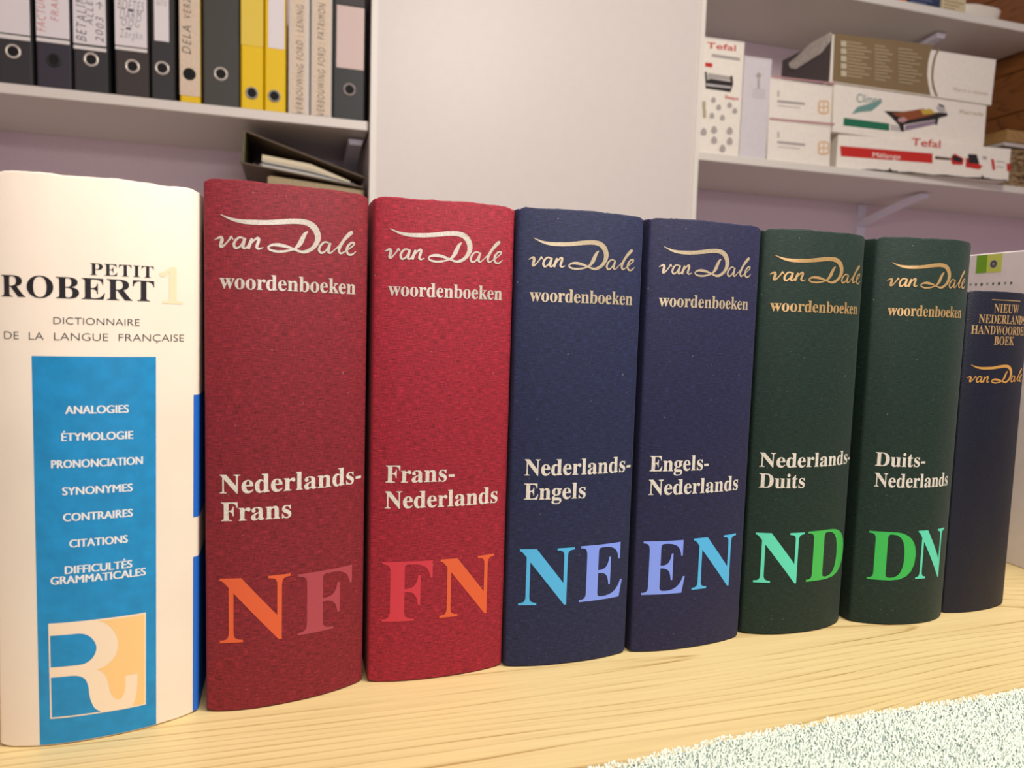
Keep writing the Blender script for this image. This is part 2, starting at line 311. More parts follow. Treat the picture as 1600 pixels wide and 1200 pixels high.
DECALS = {
 'tall': [
  ('t', 'red', 'Tefal', (0.9483, 0.8541), (1.0281, 0.8574), 0.0143),
  ('p','grey',[(0.9631,0.8429),(1.0406,0.8431),(1.0411,0.8358),(0.9636,0.8357)]),
  ('p','red',[(0.9461,0.8202),(0.9659,0.821),(0.9665,0.8115),(0.9467,0.8107)]),
  ('p','black',[(0.9466,0.7986),(0.9516,0.7992),(0.9542,0.7802),(0.9638,0.785),(1.0183,0.7843),(1.016,0.7975),(1.0232,0.7983),(1.0259,0.7791),(1.0199,0.76),(0.9511,0.7605)]),
  ('p','grey',[(0.9546,0.7972),(1.0161,0.7963),(1.0176,0.7867),(0.9637,0.7862),(0.9549,0.7815)]),
  ('p','silver',[(0.9518,0.7727),(1.0205,0.7736),(1.0199,0.7686),(0.9521,0.7667)]),
  ('t', 'red', 'Steam', (1.005, 0.7436), (1.0428, 0.743), 0.0085),
  ('p','grey',[(0.9807,0.7372),(0.98,0.732),(0.9743,0.7292),(0.9684,0.7306),(0.9671,0.7357),(0.9698,0.7411),(0.9734,0.7437),(0.9774,0.742)]),
  ('p','grey',[(0.996,0.7218),(0.9953,0.7166),(0.9896,0.7138),(0.9836,0.7153),(0.9823,0.7203),(0.985,0.7258),(0.9887,0.7283),(0.9926,0.7267)]),
  ('p','grey',[(1.0258,0.73),(1.0252,0.7248),(1.0194,0.722),(1.0133,0.7234),(1.012,0.7285),(1.0148,0.734),(1.0184,0.7366),(1.0224,0.7349)]),
  ('p','grey',[(1.0412,0.7182),(1.0405,0.7129),(1.0347,0.7101),(1.0286,0.7116),(1.0273,0.7167),(1.03,0.7222),(1.0337,0.7248),(1.0378,0.7231)]),
  ('p','grey',[(0.9787,0.7004),(0.978,0.6951),(0.9723,0.6923),(0.9663,0.6938),(0.965,0.6989),(0.9677,0.7043),(0.9714,0.7069),(0.9753,0.7052)]),
  ('p','grey',[(1.0075,0.6985),(1.0069,0.6933),(1.0011,0.6905),(0.9951,0.692),(0.9938,0.6971),(0.9965,0.7026),(1.0002,0.7051),(1.0042,0.7034)]),
  ('p','tan',[(0.9438,0.7306),(0.9523,0.7308),(0.9534,0.7115),(0.945,0.7113)]),
  ('p','tan',[(0.9464,0.7115),(0.9549,0.7117),(0.956,0.6923),(0.9475,0.6921)]),
  ('p','grey',[(0.9599,0.6602),(0.9591,0.6535),(0.952,0.6501),(0.9446,0.652),(0.943,0.6584),(0.9463,0.6653),(0.9509,0.6685),(0.9558,0.6663)]),
  ('p','grey',[(0.9881,0.668),(0.9873,0.6613),(0.9801,0.6578),(0.9726,0.6598),(0.971,0.6662),(0.9744,0.6731),(0.9789,0.6763),(0.9839,0.6741)]),
  ('p','grey',[(0.9896,0.6435),(0.9888,0.6368),(0.9816,0.6334),(0.9741,0.6354),(0.9725,0.6418),(0.9759,0.6487),(0.9804,0.6519),(0.9854,0.6497)]),
  ('p','grey',[(1.0314,0.6699),(1.0306,0.6632),(1.0233,0.6597),(1.0158,0.6617),(1.0141,0.6681),(1.0175,0.6751),(1.0221,0.6784),(1.0272,0.6761)]),
  ('p','grey',[(1.033,0.6453),(1.0322,0.6385),(1.0249,0.6351),(1.0173,0.6371),(1.0156,0.6436),(1.0191,0.6506),(1.0237,0.6538),(1.0287,0.6516)]),
  ('p','grey',[(1.0138,0.6261),(1.013,0.6193),(1.0058,0.6159),(0.9982,0.6179),(0.9965,0.6244),(1.0,0.6314),(1.0046,0.6346),(1.0096,0.6323)]),
 ],
 'slim': [
  ('p','grey',[(1.0952,0.817),(1.1046,0.8095),(1.0965,0.7987),(1.087,0.8074)]),
  ('p','grey',[(1.0934,0.7995),(1.0994,0.7997),(1.1009,0.7776),(1.0949,0.7774)]),
  ('p','pale',[(1.0803,0.7757),(1.1173,0.7764),(1.1175,0.7744),(1.0804,0.7738)]),
  ('p','pale',[(1.0807,0.7696),(1.1178,0.7702),(1.1179,0.7682),(1.0808,0.7676)]),
  ('p','pale',[(1.0811,0.7635),(1.1182,0.764),(1.1183,0.762),(1.0812,0.7615)]),
  ('p','pale',[(1.0815,0.7573),(1.1186,0.7578),(1.1188,0.7559),(1.0816,0.7553)]),
 ],
 'flat_up': [
  ('p','grey',[(1.1533,0.7568),(1.2343,0.7593),(1.2348,0.753),(1.1537,0.7506)]),
  ('p','pale',[(1.1557,0.7445),(1.2213,0.7464),(1.2215,0.7439),(1.1559,0.742)]),
  ('p','pale',[(1.1517,0.7791),(1.1577,0.7793),(1.1588,0.7644),(1.1528,0.7642)]),
  ('p','orange',[(1.3083,0.7564),(1.3085,0.7456),(1.3067,0.7415),(1.303,0.739),(1.2924,0.7372),(1.2817,0.7367),(1.2777,0.7384),(1.2753,0.742),(1.2738,0.7526),(1.2737,0.7633),(1.2754,0.7674),(1.2791,0.7699),(1.2897,0.7717),(1.3004,0.7723),(1.3044,0.7706),(1.3068,0.767)]),
  ('p','box',[(1.3029,0.7558),(1.3031,0.7479),(1.3019,0.7449),(1.2994,0.7431),(1.292,0.7418),(1.2846,0.7415),(1.2819,0.7427),(1.2802,0.7454),(1.2791,0.7532),(1.279,0.7611),(1.2802,0.764),(1.2827,0.7659),(1.29,0.7672),(1.2974,0.7675),(1.3002,0.7663),(1.3019,0.7636)]),
  ('p','orange',[(1.2877,0.7682),(1.2921,0.7687),(1.2943,0.7408),(1.2899,0.7403)]),
  ('p','orange',[(1.2784,0.7551),(1.3034,0.7579),(1.3037,0.7538),(1.2787,0.7511)]),
  ('p','pink',[(1.1338,0.712),(1.3273,0.7185),(1.3277,0.7134),(1.1342,0.7066)]),
  ('p','pink',[(1.1373,0.8128),(1.3208,0.8181),(1.3211,0.8138),(1.1376,0.8086)]),
 ],
 'flat_lo': [
  ('p','grey',[(1.1603,0.6584),(1.2419,0.6596),(1.2424,0.6532),(1.1608,0.6521)]),
  ('p','pale',[(1.1627,0.6459),(1.2288,0.6468),(1.229,0.6442),(1.1629,0.6434)]),
  ('p','pale',[(1.1587,0.681),(1.1648,0.6811),(1.1659,0.666),(1.1598,0.6659)]),
  ('p','orange',[(1.3164,0.6555),(1.3166,0.6446),(1.3148,0.6405),(1.3111,0.6381),(1.3004,0.6364),(1.2896,0.6361),(1.2856,0.6378),(1.2832,0.6415),(1.2817,0.6522),(1.2815,0.6631),(1.2833,0.6671),(1.287,0.6696),(1.2976,0.6713),(1.3084,0.6717),(1.3125,0.67),(1.3149,0.6663)]),
  ('p','box',[(1.311,0.655),(1.3112,0.647),(1.31,0.644),(1.3074,0.6422),(1.3,0.641),(1.2926,0.6408),(1.2898,0.6421),(1.2881,0.6448),(1.287,0.6527),(1.2869,0.6607),(1.2881,0.6637),(1.2906,0.6655),(1.298,0.6667),(1.3054,0.6669),(1.3082,0.6656),(1.3099,0.6629)]),
  ('p','orange',[(1.2957,0.6678),(1.3001,0.6682),(1.3023,0.6399),(1.2979,0.6395)]),
  ('p','orange',[(1.2863,0.6547),(1.3115,0.6571),(1.3118,0.653),(1.2866,0.6506)]),
 ],
 'bot': [
  ('p','red',[(1.3556,0.6669),(1.6271,0.6669),(1.6294,0.6417),(1.3605,0.641)]),
  ('t', 'box', 'Mélange', (1.4515, 0.6453), (1.5327, 0.6452), 0.0132),
  ('t', 'red', 'Tefal', (1.5622, 0.6832), (1.6489, 0.6831), 0.0201),
  ('p','brown',[(1.6352,0.6605),(1.6814,0.6594),(1.682,0.653),(1.6359,0.653)]),
  ('p','red',[(1.6816,0.6573),(1.6929,0.6716),(1.7227,0.6602),(1.721,0.6437),(1.6893,0.6426)]),
  ('p','black',[(1.6838,0.6672),(1.6999,0.6651),(1.7162,0.6608),(1.7185,0.6501),(1.6929,0.6515)]),
  ('p','red',[(1.7287,0.6633),(1.7819,0.6451),(1.7732,0.6352),(1.7298,0.6388)]),
  ('p','black',[(1.7342,0.673),(1.7611,0.6738),(1.7718,0.6499),(1.7378,0.6492)]),
  ('p','red',[(1.8058,0.666),(1.8157,0.6639),(1.8217,0.6368),(1.8138,0.6369)]),
  ('p','red',[(1.8555,0.6574),(1.8667,0.657),(1.8688,0.6362),(1.8596,0.6366)]),
  ('p','grey',[(1.7794,0.6707),(1.7924,0.6705),(1.7931,0.6629),(1.7802,0.6631)]),
  ('p','pale',[(1.8224,0.6617),(1.8486,0.6613),(1.8489,0.658),(1.8228,0.6584)]),
  ('p','pale',[(1.8238,0.648),(1.8467,0.6476),(1.847,0.6444),(1.8241,0.6447)]),
 ],
 'mid': [
  ('t', 'teal', 'Climeo', (1.3902, 0.7783), (1.4698, 0.7818), 0.0222),
  ('p','leaf',[(1.3779,0.7469),(1.395,0.7668),(1.4225,0.7759),(1.4688,0.7932),(1.4606,0.7771),(1.439,0.7611),(1.4017,0.754)]),
  ('p','green',[(1.3546,0.7354),(1.4991,0.7356),(1.5,0.7173),(1.3551,0.716)]),
  ('p','black',[(1.479,0.7654),(1.6863,0.7834),(1.6891,0.7759),(1.6594,0.7664),(1.6571,0.7489),(1.649,0.7481),(1.6484,0.7621),(1.5459,0.7374),(1.5495,0.7208),(1.5378,0.7196),(1.5305,0.7342),(1.5054,0.7515)]),
  ('p','rust',[(1.5045,0.7621),(1.605,0.7854),(1.6461,0.7775),(1.6188,0.7667),(1.5604,0.7512),(1.5205,0.7577)]),
  ('p','yellow',[(1.5973,0.7815),(1.6288,0.788),(1.6501,0.7779),(1.6065,0.7701)]),
  ('p','pink',[(1.5269,0.7523),(1.5441,0.7572),(1.5585,0.751),(1.5415,0.7425),(1.5256,0.7445)]),
  ('p','mauve',[(1.55,0.7362),(1.6478,0.7605),(1.6489,0.7496),(1.5513,0.7225)]),
  ('p','pale',[(1.5031,0.7344),(1.5306,0.7327),(1.5358,0.7194),(1.5045,0.7193)]),
  ('p','silver',[(1.6487,0.7918),(1.6577,0.8037),(1.6743,0.8009),(1.6819,0.7861),(1.662,0.7808)]),
  ('p','black',[(1.6548,0.8043),(1.6764,0.7995),(1.6707,0.7958),(1.656,0.8004)]),
  ('t', 'tan', 'Pierrade', (1.7294, 0.7865), (1.8112, 0.789), 0.01),
 ],
 'top': [
  ('p','brownbox',[(1.309,0.9374),(1.6259,0.9512),(1.6148,0.9299),(1.6104,0.9048),(1.6103,0.874),(1.6166,0.8501),(1.6275,0.822),(1.3127,0.8206)]),
  ('p','brownbox',[(1.6471,0.9479),(1.6355,0.9234),(1.6303,0.895),(1.631,0.8673),(1.6372,0.8464),(1.6518,0.8217),(1.6436,0.8223),(1.6307,0.8425),(1.6243,0.8665),(1.6231,0.8941),(1.6283,0.9224),(1.6411,0.9481)]),
  ('p','tan',[(1.3501,0.9232),(1.3946,0.9246),(1.3948,0.922),(1.3503,0.9206)]),
  ('p','tan',[(1.3507,0.9151),(1.4103,0.9168),(1.4105,0.9142),(1.351,0.9124)]),
  ('p','tan',[(1.3514,0.9069),(1.426,0.909),(1.4263,0.9064),(1.3516,0.9043)]),
  ('p','tan',[(1.3521,0.8987),(1.4042,0.9002),(1.4044,0.8975),(1.3523,0.8961)]),
  ('p','tan',[(1.3528,0.8906),(1.4199,0.8923),(1.4202,0.8897),(1.353,0.8879)]),
  ('p','tan',[(1.3535,0.8824),(1.3981,0.8835),(1.3983,0.8809),(1.3537,0.8798)]),
  ('p','tan',[(1.3542,0.8742),(1.4138,0.8756),(1.4141,0.873),(1.3544,0.8716)]),
  ('p','tan',[(1.3548,0.866),(1.4297,0.8677),(1.4299,0.865),(1.3551,0.8634)]),
  ('p','tan',[(1.3555,0.8578),(1.4078,0.8589),(1.408,0.8563),(1.3557,0.8552)]),
  ('p','tan',[(1.3562,0.8496),(1.4236,0.851),(1.4238,0.8483),(1.3564,0.847)]),
  ('p','tan',[(1.3569,0.8414),(1.4017,0.8422),(1.4019,0.8396),(1.3571,0.8388)]),
  ('p','tan',[(1.434,0.9258),(1.4682,0.9269),(1.4685,0.9242),(1.4343,0.9232)]),
  ('p','tan',[(1.4347,0.9176),(1.4804,0.9189),(1.4807,0.9163),(1.435,0.9149)]),
  ('p','tan',[(1.4355,0.9093),(1.4927,0.911),(1.493,0.9083),(1.4357,0.9067)]),
  ('p','tan',[(1.4362,0.9011),(1.4762,0.9022),(1.4765,0.8995),(1.4364,0.8984)]),
  ('p','tan',[(1.4369,0.8928),(1.4885,0.8941),(1.4887,0.8915),(1.4372,0.8901)]),
  ('p','tan',[(1.4377,0.8845),(1.472,0.8854),(1.4722,0.8827),(1.4379,0.8818)]),
  ('p','tan',[(1.4384,0.8762),(1.4842,0.8773),(1.4845,0.8746),(1.4386,0.8735)]),
  ('p','tan',[(1.4391,0.8679),(1.4966,0.8692),(1.4968,0.8665),(1.4394,0.8653)]),
  ('p','tan',[(1.4399,0.8596),(1.48,0.8605),(1.4802,0.8578),(1.4401,0.8569)]),
  ('p','tan',[(1.4406,0.8513),(1.4923,0.8523),(1.4926,0.8496),(1.4409,0.8486)]),
  ('p','tan',[(1.4414,0.843),(1.4757,0.8436),(1.476,0.8409),(1.4416,0.8403)]),
  ('p','tan',[(1.5086,0.9282),(1.5553,0.9296),(1.5555,0.9269),(1.5088,0.9255)]),
  ('p','tan',[(1.5093,0.9198),(1.5718,0.9217),(1.5721,0.919),(1.5096,0.9171)]),
  ('p','tan',[(1.5101,0.9115),(1.5884,0.9137),(1.5887,0.911),(1.5104,0.9088)]),
  ('p','tan',[(1.5109,0.9031),(1.5656,0.9046),(1.5658,0.9019),(1.5111,0.9004)]),
  ('p','tan',[(1.5117,0.8947),(1.5822,0.8966),(1.5824,0.8939),(1.5119,0.8921)]),
  ('p','tan',[(1.5124,0.8864),(1.5593,0.8875),(1.5596,0.8848),(1.5127,0.8837)]),
  ('p','tan',[(1.5132,0.878),(1.5759,0.8795),(1.5761,0.8768),(1.5135,0.8753)]),
  ('p','tan',[(1.514,0.8696),(1.5926,0.8714),(1.5928,0.8686),(1.5142,0.8669)]),
  ('p','tan',[(1.5148,0.8612),(1.5696,0.8624),(1.5699,0.8596),(1.515,0.8585)]),
  ('p','tan',[(1.5156,0.8528),(1.5863,0.8542),(1.5865,0.8515),(1.5158,0.8501)]),
  ('p','tan',[(1.5163,0.8444),(1.5633,0.8453),(1.5636,0.8425),(1.5166,0.8417)]),
  ('p','cream',[(1.3281,0.9217),(1.3457,0.9227),(1.3468,0.9087),(1.3293,0.9078)]),
  ('p','cream',[(1.3296,0.9037),(1.3472,0.9046),(1.3483,0.8906),(1.3307,0.8898)]),
  ('p','cream',[(1.3311,0.8857),(1.3487,0.8866),(1.3499,0.8725),(1.3322,0.8717)]),
  ('p','cream',[(1.3326,0.8676),(1.3502,0.8685),(1.3514,0.8544),(1.3337,0.8536)]),
  ('p','cream',[(1.334,0.8495),(1.3517,0.8503),(1.3529,0.8362),(1.3352,0.8355)]),
  ('t', 'tan', 'Pierre à raclette', (1.7028, 0.8432), (1.8221, 0.8444), 0.0093),
 ],
}

# ------------------------------------------------------------------ room and furniture
DESK_BACK = 0.60; WALL_Y = 1.935; SH_Y = 1.60; WL = -0.66; WR = 2.05; FLOOR = -0.74
PAINT = speckle('wall_paint', (238, 218, 228), .8, .04, 260)
m = MB(); m.box((WL-.1, WALL_Y, FLOOR), (WR+.63, WALL_Y+.1, 1.75)); struct(m.build('wall_back', PAINT))
m = MB(); m.box((WL-.1, -.9, FLOOR), (WL, WALL_Y, 1.75)); struct(m.build('wall_left', PAINT))
WOODWALL = oak('wood_panelling', (146, 92, 42), (78, 42, 14), ax=1, ring=16, fine=.5)
m = MB(); wc = thing('wooden_cupboard', 'dark brown wooden cupboard side at the right end of the shelf of boxes', 'cupboard', (WR+.2, 1.77, .61))
z = .6105
while z < 1.66:
    m.box((WR, SH_Y+.01, z), (WR+.35, WALL_Y-.001, z+.1185), 0, .003); z += .12
m.build('side_boards', WOODWALL, wc)
m = MB(); m.box((WR+.53, -.9, FLOOR), (WR+.63, WALL_Y, 1.75)); struct(m.build('wall_right', PAINT))
m = MB(); m.box((WL-.1, -.9, FLOOR-.05), (WR+.63, WALL_Y+.1, FLOOR))
struct(m.build('floor', speckle('floor_vinyl', (150, 138, 122), .5, .12, 60)))

DESKWOOD = oak('oak_veneer', (230, 208, 152), (172, 138, 80), ax=0, ring=30, lines=95.)
desk = thing('desk', 'light oak veneer desk carrying the row of dictionaries', 'desk', (0, .2, FLOOR))
m = MB(); m.box((-.62, -.14, -.026), (.66, DESK_BACK, 0), 0, .002); m.build('desk_top', DESKWOOD, desk)
for x in (-.60, .62):
    m = MB(); m.box((x, -.10, FLOOR), (x+.022, DESK_BACK-.02, -.026), 0, .001); m.build('side_panel', DESKWOOD, desk)

MELAMINE = speckle('white_melamine', (232, 226, 216), .38, .015, 300)
LAC = speckle('white_lacquer', (228, 219, 213), .42, .012, 60)
# tall cabinet between the two banks of shelves
cab = thing('tall_cabinet', 'tall plain white cabinet between the binder shelf and the shelf of boxes', 'cabinet', (.5, 1.76, FLOOR))
X0, X1, CY = .157, .9275, 1.583
m = MB(); m.box((X0+.003, CY+.02, FLOOR), (X1-.003, WALL_Y-.001, 1.70), 0, .001); m.build('body', MELAMINE, cab)
m = MB(); m.box((X0+.012, CY+.002, FLOOR+.01), (X1-.012, CY+.0205, 1.69), 0, .001); m.build('door', LAC, cab)
fr = MB()
fr.box((X0, CY-.002, FLOOR+.01), (X0+.0125, CY+.0205, 1.69), 0, .002); fr.box((X1-.0125, CY-.002, FLOOR+.01), (X1, CY+.0205, 1.69), 0, .002)
fr.build('edge_strip', mat('white_edge', (240, 235, 225), .4), cab)

# shelves
BRK = mat('bracket_paint', (236, 234, 248), .4)
def bracket(x, zt, tip_y, drop, parent, w0=.016, w1=.016):
    """arm from the wall up to the underside of a shelf, with its strip down the wall"""
    b = MB(); y0 = WALL_Y-.004
    b.box((x-.016, WALL_Y-.006, zt-drop-.10), (x+.016, WALL_Y-.0005, zt-.002), 0, .001)
    n = 12; vs = []; fs = []
    for i in range(n+1):
        t = i/n; y = y0+(tip_y-y0)*t; zz = zt-.005-drop*(1-t)**1.25; h = .017*(1-.35*t); ww = w0+(w1-w0)*math.sin(math.pi*t)
        vs += [(x-ww, y, zz), (x+ww, y, zz), (x+ww*.8, y+.004, zz-h), (x-ww*.8, y+.004, zz-h)]
        if i:
            a = 4*(i-1); c = 4*i
            for j in range(4): fs.append((a+j, a+(j+1) % 4, c+(j+1) % 4, c+j))
    fs += [(3, 2, 1, 0), (4*n, 4*n+1, 4*n+2, 4*n+3)]
    b.raw(vs, fs); b.build('bracket', BRK, parent, smooth=True)
def shelf(label, x0, x1, zb0, zt0, zb1=None, zt1=None):
    zb1 = zb0 if zb1 is None else zb1; zt1 = zt0 if zt1 is None else zt1
    s = thing('wall_shelf', label, 'shelf', ((x0+x1)/2, 1.77, zb0)); b = MB()
    c = .0015
    sec = lambda x, zb, zt: [(x, SH_Y, zb+c), (x, SH_Y, zt-c), (x, SH_Y+c, zt), (x, WALL_Y-.0005, zt), (x, WALL_Y-.0005, zb), (x, SH_Y+c, zb)]
    vs = sec(x0, zb0, zt0)+sec(x1, zb1, zt1); fs = [(i, (i+1) % 6, 6+(i+1) % 6, 6+i) for i in range(6)]+[tuple(range(6)), tuple(range(11, 5, -1))]
    b.raw(vs, fs); b.build('board', MELAMINE, s); return s
ZL = .5985; ZR = .6100; ZU = 1.0450
sl = shelf('white wall shelf carrying the row of ring binders', WL+.001, X0-.0025, .5790, ZL)
bracket(.135, .5790, 1.665, .05, sl)
shb = shelf('white wall shelf behind the dictionaries carrying the fallen open binder', WL+.001, X0-.0025, .388, .405)
sr = shelf('white wall shelf carrying the appliance boxes', X1+.004, WR+.529, .5910, ZR)
bracket(1.72, .5910, 1.69, .052, sr)
su = shelf('white wall shelf above the appliance boxes', X1+.004, WR-.001, 1.0245, ZU)
bracket(1.72, 1.0245, 1.675, .05, su)

# white upright panel at the right end of the desk
pn = thing('upright_panel', 'white upright panel at the right end of the desk with a green printed square', 'panel', (.586, .47, 0))
m = MB(); m.box((.577, .33, 0), (.595, DESK_BACK-.004, .2607), 0, .0008); m.build('board', speckle('white_card', (226, 218, 216), .5, .03, 120), pn)
pm = [mat('print_green', (112, 165, 22), .5), mat('print_lime', (196, 208, 92), .5), mat('print_dark', (62, 66, 70), .5), mat('print_grey', (150, 152, 150), .5)]
m = MB(); xf = .5768
def pface(y0, y1, z0, z1, mi, x=xf): m.face([(x, y0, z0), (x, y1, z0), (x, y1, z1), (x, y0, z1)], mi)
pface(.4955, .5058, .2440, .2596, 0); pface(.4816, .4955, .2440, .2596, 1)
for R, mi, dx in ((.0036, 3, .0001), (.0029, 2, .0002), (.0012, 3, .0003)):
    m.face([(xf-dx, .489+R*math.cos(a), .2511+R*math.sin(a)) for a in np.linspace(0, 2*math.pi, 20)[:-1]], mi)
for i in range(8):
    y = .5100-i*.0055; R = .0006+.00025*(i % 3)
    m.face([(xf, y+R*math.cos(a), .2341+R*1.3*math.sin(a)) for a in np.linspace(0, 2*math.pi, 9)[:-1]], 2)
    pface(y-.0012, y+.0012, .2347, .2354, 3, xf+.0001)
m.build('printing', pm, pn, recalc=False)

# ------------------------------------------------------------------ towel
tw = thing('towel', 'pale mint terry towel spread on the front of the desk', 'towel', (.12, .17, 0))
EDGE = [(-.45, .262), (.02, .2645), (.117, .267), (.144, .269), (.188, .274), (.267, .276), (.369, .2752), (.48, .276), (.60, .2765)]
def edge_y(x):
    return float(np.interp(x, [e[0] for e in EDGE], [e[1] for e in EDGE]))+.0006*math.sin(x*210)+.0004*math.sin(x*537+1)
m = MB(); nx = 160; prof = [(0, .0001), (.0010, .0014), (.0, .0030), (-.002, .0035), (-.02, .0036), (-.06, .0036), (-.14, .0036), (-.22, .0036)]
xs = np.linspace(-.40, .565, nx); vs = []; fs = []
for x in xs:
    e = edge_y(x)
    for dy, z in prof: vs.append((x, e+dy, z))
k = len(prof)
for i in range(nx-1):
    for j in range(k-1): fs.append((i*k+j, i*k+j+1, (i+1)*k+j+1, (i+1)*k+j))
m.raw(vs, fs)
TERRY = speckle('terry_base', (150, 166, 160), .9, .25, 500)
m.build('cloth', TERRY, tw, smooth=True)
N = 88000
X = rng.uniform(-.40, .565, N); far = rng.uniform(0, 1, N); Y = np.array([edge_y(x) for x in X])-far*.10+.0012
ang = rng.normal(.9, .55, N)+.25*np.sin(X*60+Y*45); ln = rng.uniform(.0014, .0028, N); wd = rng.uniform(.00024, .00042, N)
dx, dy = np.cos(ang), np.sin(ang)*.8
B = np.stack([X, Y, np.full(N, .0036)], 1); D = np.stack([dx, dy, np.zeros(N)], 1); S = np.stack([-dy, dx, np.zeros(N)], 1)
lift = rng.uniform(.0006, .0016, N)[:, None]*np.array([0, 0, 1.])
r0_ = B-S*wd[:, None]; r1_ = B+S*wd[:, None]
mid = B+D*(ln*.45)[:, None]+lift; m0 = mid-S*wd[:, None]; m1 = mid+S*wd[:, None]
tp = B+D*ln[:, None]+lift*.55; t0 = tp-S*wd[:, None]*.6; t1 = tp+S*wd[:, None]*.6
V = np.stack([r0_, r1_, m0, m1, t0, t1], 1).reshape(-1, 3)-np.array([.12, .17, 0])
idx = np.arange(N)*6; Fq = np.concatenate([np.stack([idx, idx+1, idx+3, idx+2], 1), np.stack([idx+2, idx+3, idx+5, idx+4], 1)])
me = bpy.data.meshes.new('pile'); me.vertices.add(len(V)); me.vertices.foreach_set('co', V.ravel())
me.loops.add(len(Fq)*4); me.loops.foreach_set('vertex_index', Fq.ravel().astype(np.int32))
me.polygons.add(len(Fq)); me.polygons.foreach_set('loop_start', np.arange(len(Fq), dtype=np.int32)*4)
me.update(calc_edges=True); me.validate()
me.materials.append(mat('terry_loop', (228, 239, 226), .85)); me.polygons.foreach_set('use_smooth', [True]*len(Fq))
pile = bpy.data.objects.new('pile', me); COL.objects.link(pile); pile.parent = tw; pile['kind'] = 'stuff'

# ------------------------------------------------------------------ dictionaries
class Spine:
    """plan of a book cover: left board, rounded spine, right board; s runs along it, 0 at the spine's left ridge"""
    def __init__(q, L, R, bulge, H, back=.545, shear=0., p=2.4, fil=.0016):
        q.H = H; q.sh = shear; q.ds = 0.; q.L = L; q.R = R; q.back = back
        L = np.array(L); R = np.array(R); t = np.linspace(-1, 1, 49); t = np.sign(t)*abs(t)**.85
        P = L+(R-L)*((t+1)/2)[:, None]+np.array([0, -1])*(bulge*(1-abs(t)**p))[:, None]
        S = np.concatenate([[0], np.cumsum(np.hypot(*np.diff(P, axis=0).T))]); q.len = S[-1]
        dl = back-L[1]; dr = back-R[1]
        P = np.concatenate([[[L[0], back]], [[L[0], L[1]+.02]], P, [[R[0], R[1]+.02]], [[R[0], back]]]); S = np.concatenate([[-dl, -.02], S, [q.len+.02, q.len+dr]])
        def at(s): return np.array([np.interp(s, S, P[:, 0]), np.interp(s, S, P[:, 1])])
        ps, ss = [], []
        for s in S:
            if s == 0 or s == q.len:
                a, c, b = at(s-fil), at(s), at(s+fil)
                for u in np.linspace(0, 1, 6): ps.append(a*(1-u)**2+2*c*u*(1-u)+b*u*u); ss.append(s-fil+2*fil*u)
            elif min(abs(s), abs(s-q.len)) > fil: ps.append(at(s)); ss.append(s)
        q.P = np.array(ps); q.S = np.array(ss)
        T = np.gradient(q.P, q.S, axis=0); T /= np.hypot(*T.T)[:, None]; q.N = np.stack([T[:, 1], -T[:, 0]], 1)
    def at(q, s, z, off=0.):
        x = np.interp(s, q.S, q.P[:, 0]); y = np.interp(s, q.S, q.P[:, 1]); nx = np.interp(s, q.S, q.N[:, 0]); ny = np.interp(s, q.S, q.N[:, 1])
        return (x+nx*off+q.sh*z, y+ny*off, z)
    def cover(q, th=.0026, seed=0, wear=.0004):
        rn = np.random.default_rng(seed); b = MB(); n = len(q.P); H = q.H
        dip = np.array([.0013*math.exp(-(min(abs(s), abs(s-q.len))/.0022)**2) for s in q.S])
        wob = wear*.45*(np.sin(q.S*(95+9*seed)+seed)+.5*np.sin(q.S*(310+17*seed)+2*seed)+rn.normal(0, .35, len(q.S))); inside = (q.S > 0) & (q.S < q.len)
        top = H-dip+np.where(inside, wob, 0)-wear*1.6; bot = dip*.6+np.where(inside, np.abs(wob)*.5, 0)
        rows = []
        for off, zf in ((0, lambda i: bot[i]+.0008), (0, lambda i: H*.5), (0, lambda i: top[i]-.0009), (-.0003, lambda i: top[i]-.0003), (-.0009, lambda i: top[i]), (-th, lambda i: top[i]-.0004), (-th, lambda i: bot[i]+.0004), (-.0008, lambda i: bot[i])):
            rows.append([(q.P[i, 0]+q.N[i, 0]*off+q.sh*zf(i), q.P[i, 1]+q.N[i, 1]*off, zf(i)) for i in range(n)])
        vs = [p for r in rows for p in r]; k = len(rows); fs = []
        for r in range(k):
            r2 = (r+1) % k
            for i in range(n-1): fs.append((r*n+i, r*n+i+1, r2*n+i+1, r2*n+i))
        fs.append(tuple(r*n for r in range(k))); fs.append(tuple(r*n+n-1 for r in reversed(range(k))))
        uvs = [(q.S[i % n], p[2]) for i, p in enumerate(vs)]
        b.raw(vs, fs, 0, uvs); return b
    def block(q, inset=.0034, dz=.004):
        b = MB(); n = len(q.P); pts = [(q.P[i, 0]-q.N[i, 0]*inset, q.P[i, 1]-q.N[i, 1]*inset) for i in range(n)]
        pts[0] = (pts[0][0], q.back-.004); pts[-1] = (pts[-1][0], q.back-.004)
        vs = [(x+q.sh*dz, y, dz) for x, y in pts]+[(x+q.sh*(q.H-dz), y, q.H-dz) for x, y in pts]
        fs = [(i, (i+1) % n, n+(i+1) % n, n+i) for i in range(n)]+[tuple(range(n)), tuple(range(2*n-1, n-1, -1))]
        b.raw(vs, fs); return b
    def decal(q, VF, off=.00012, mi=0, b=None, step=.0022):
        b = b or MB(); V, F = slice2d(*VF, step); b.raw([q.at(x+q.ds, z, off) for x, z in V], F, mi); return b

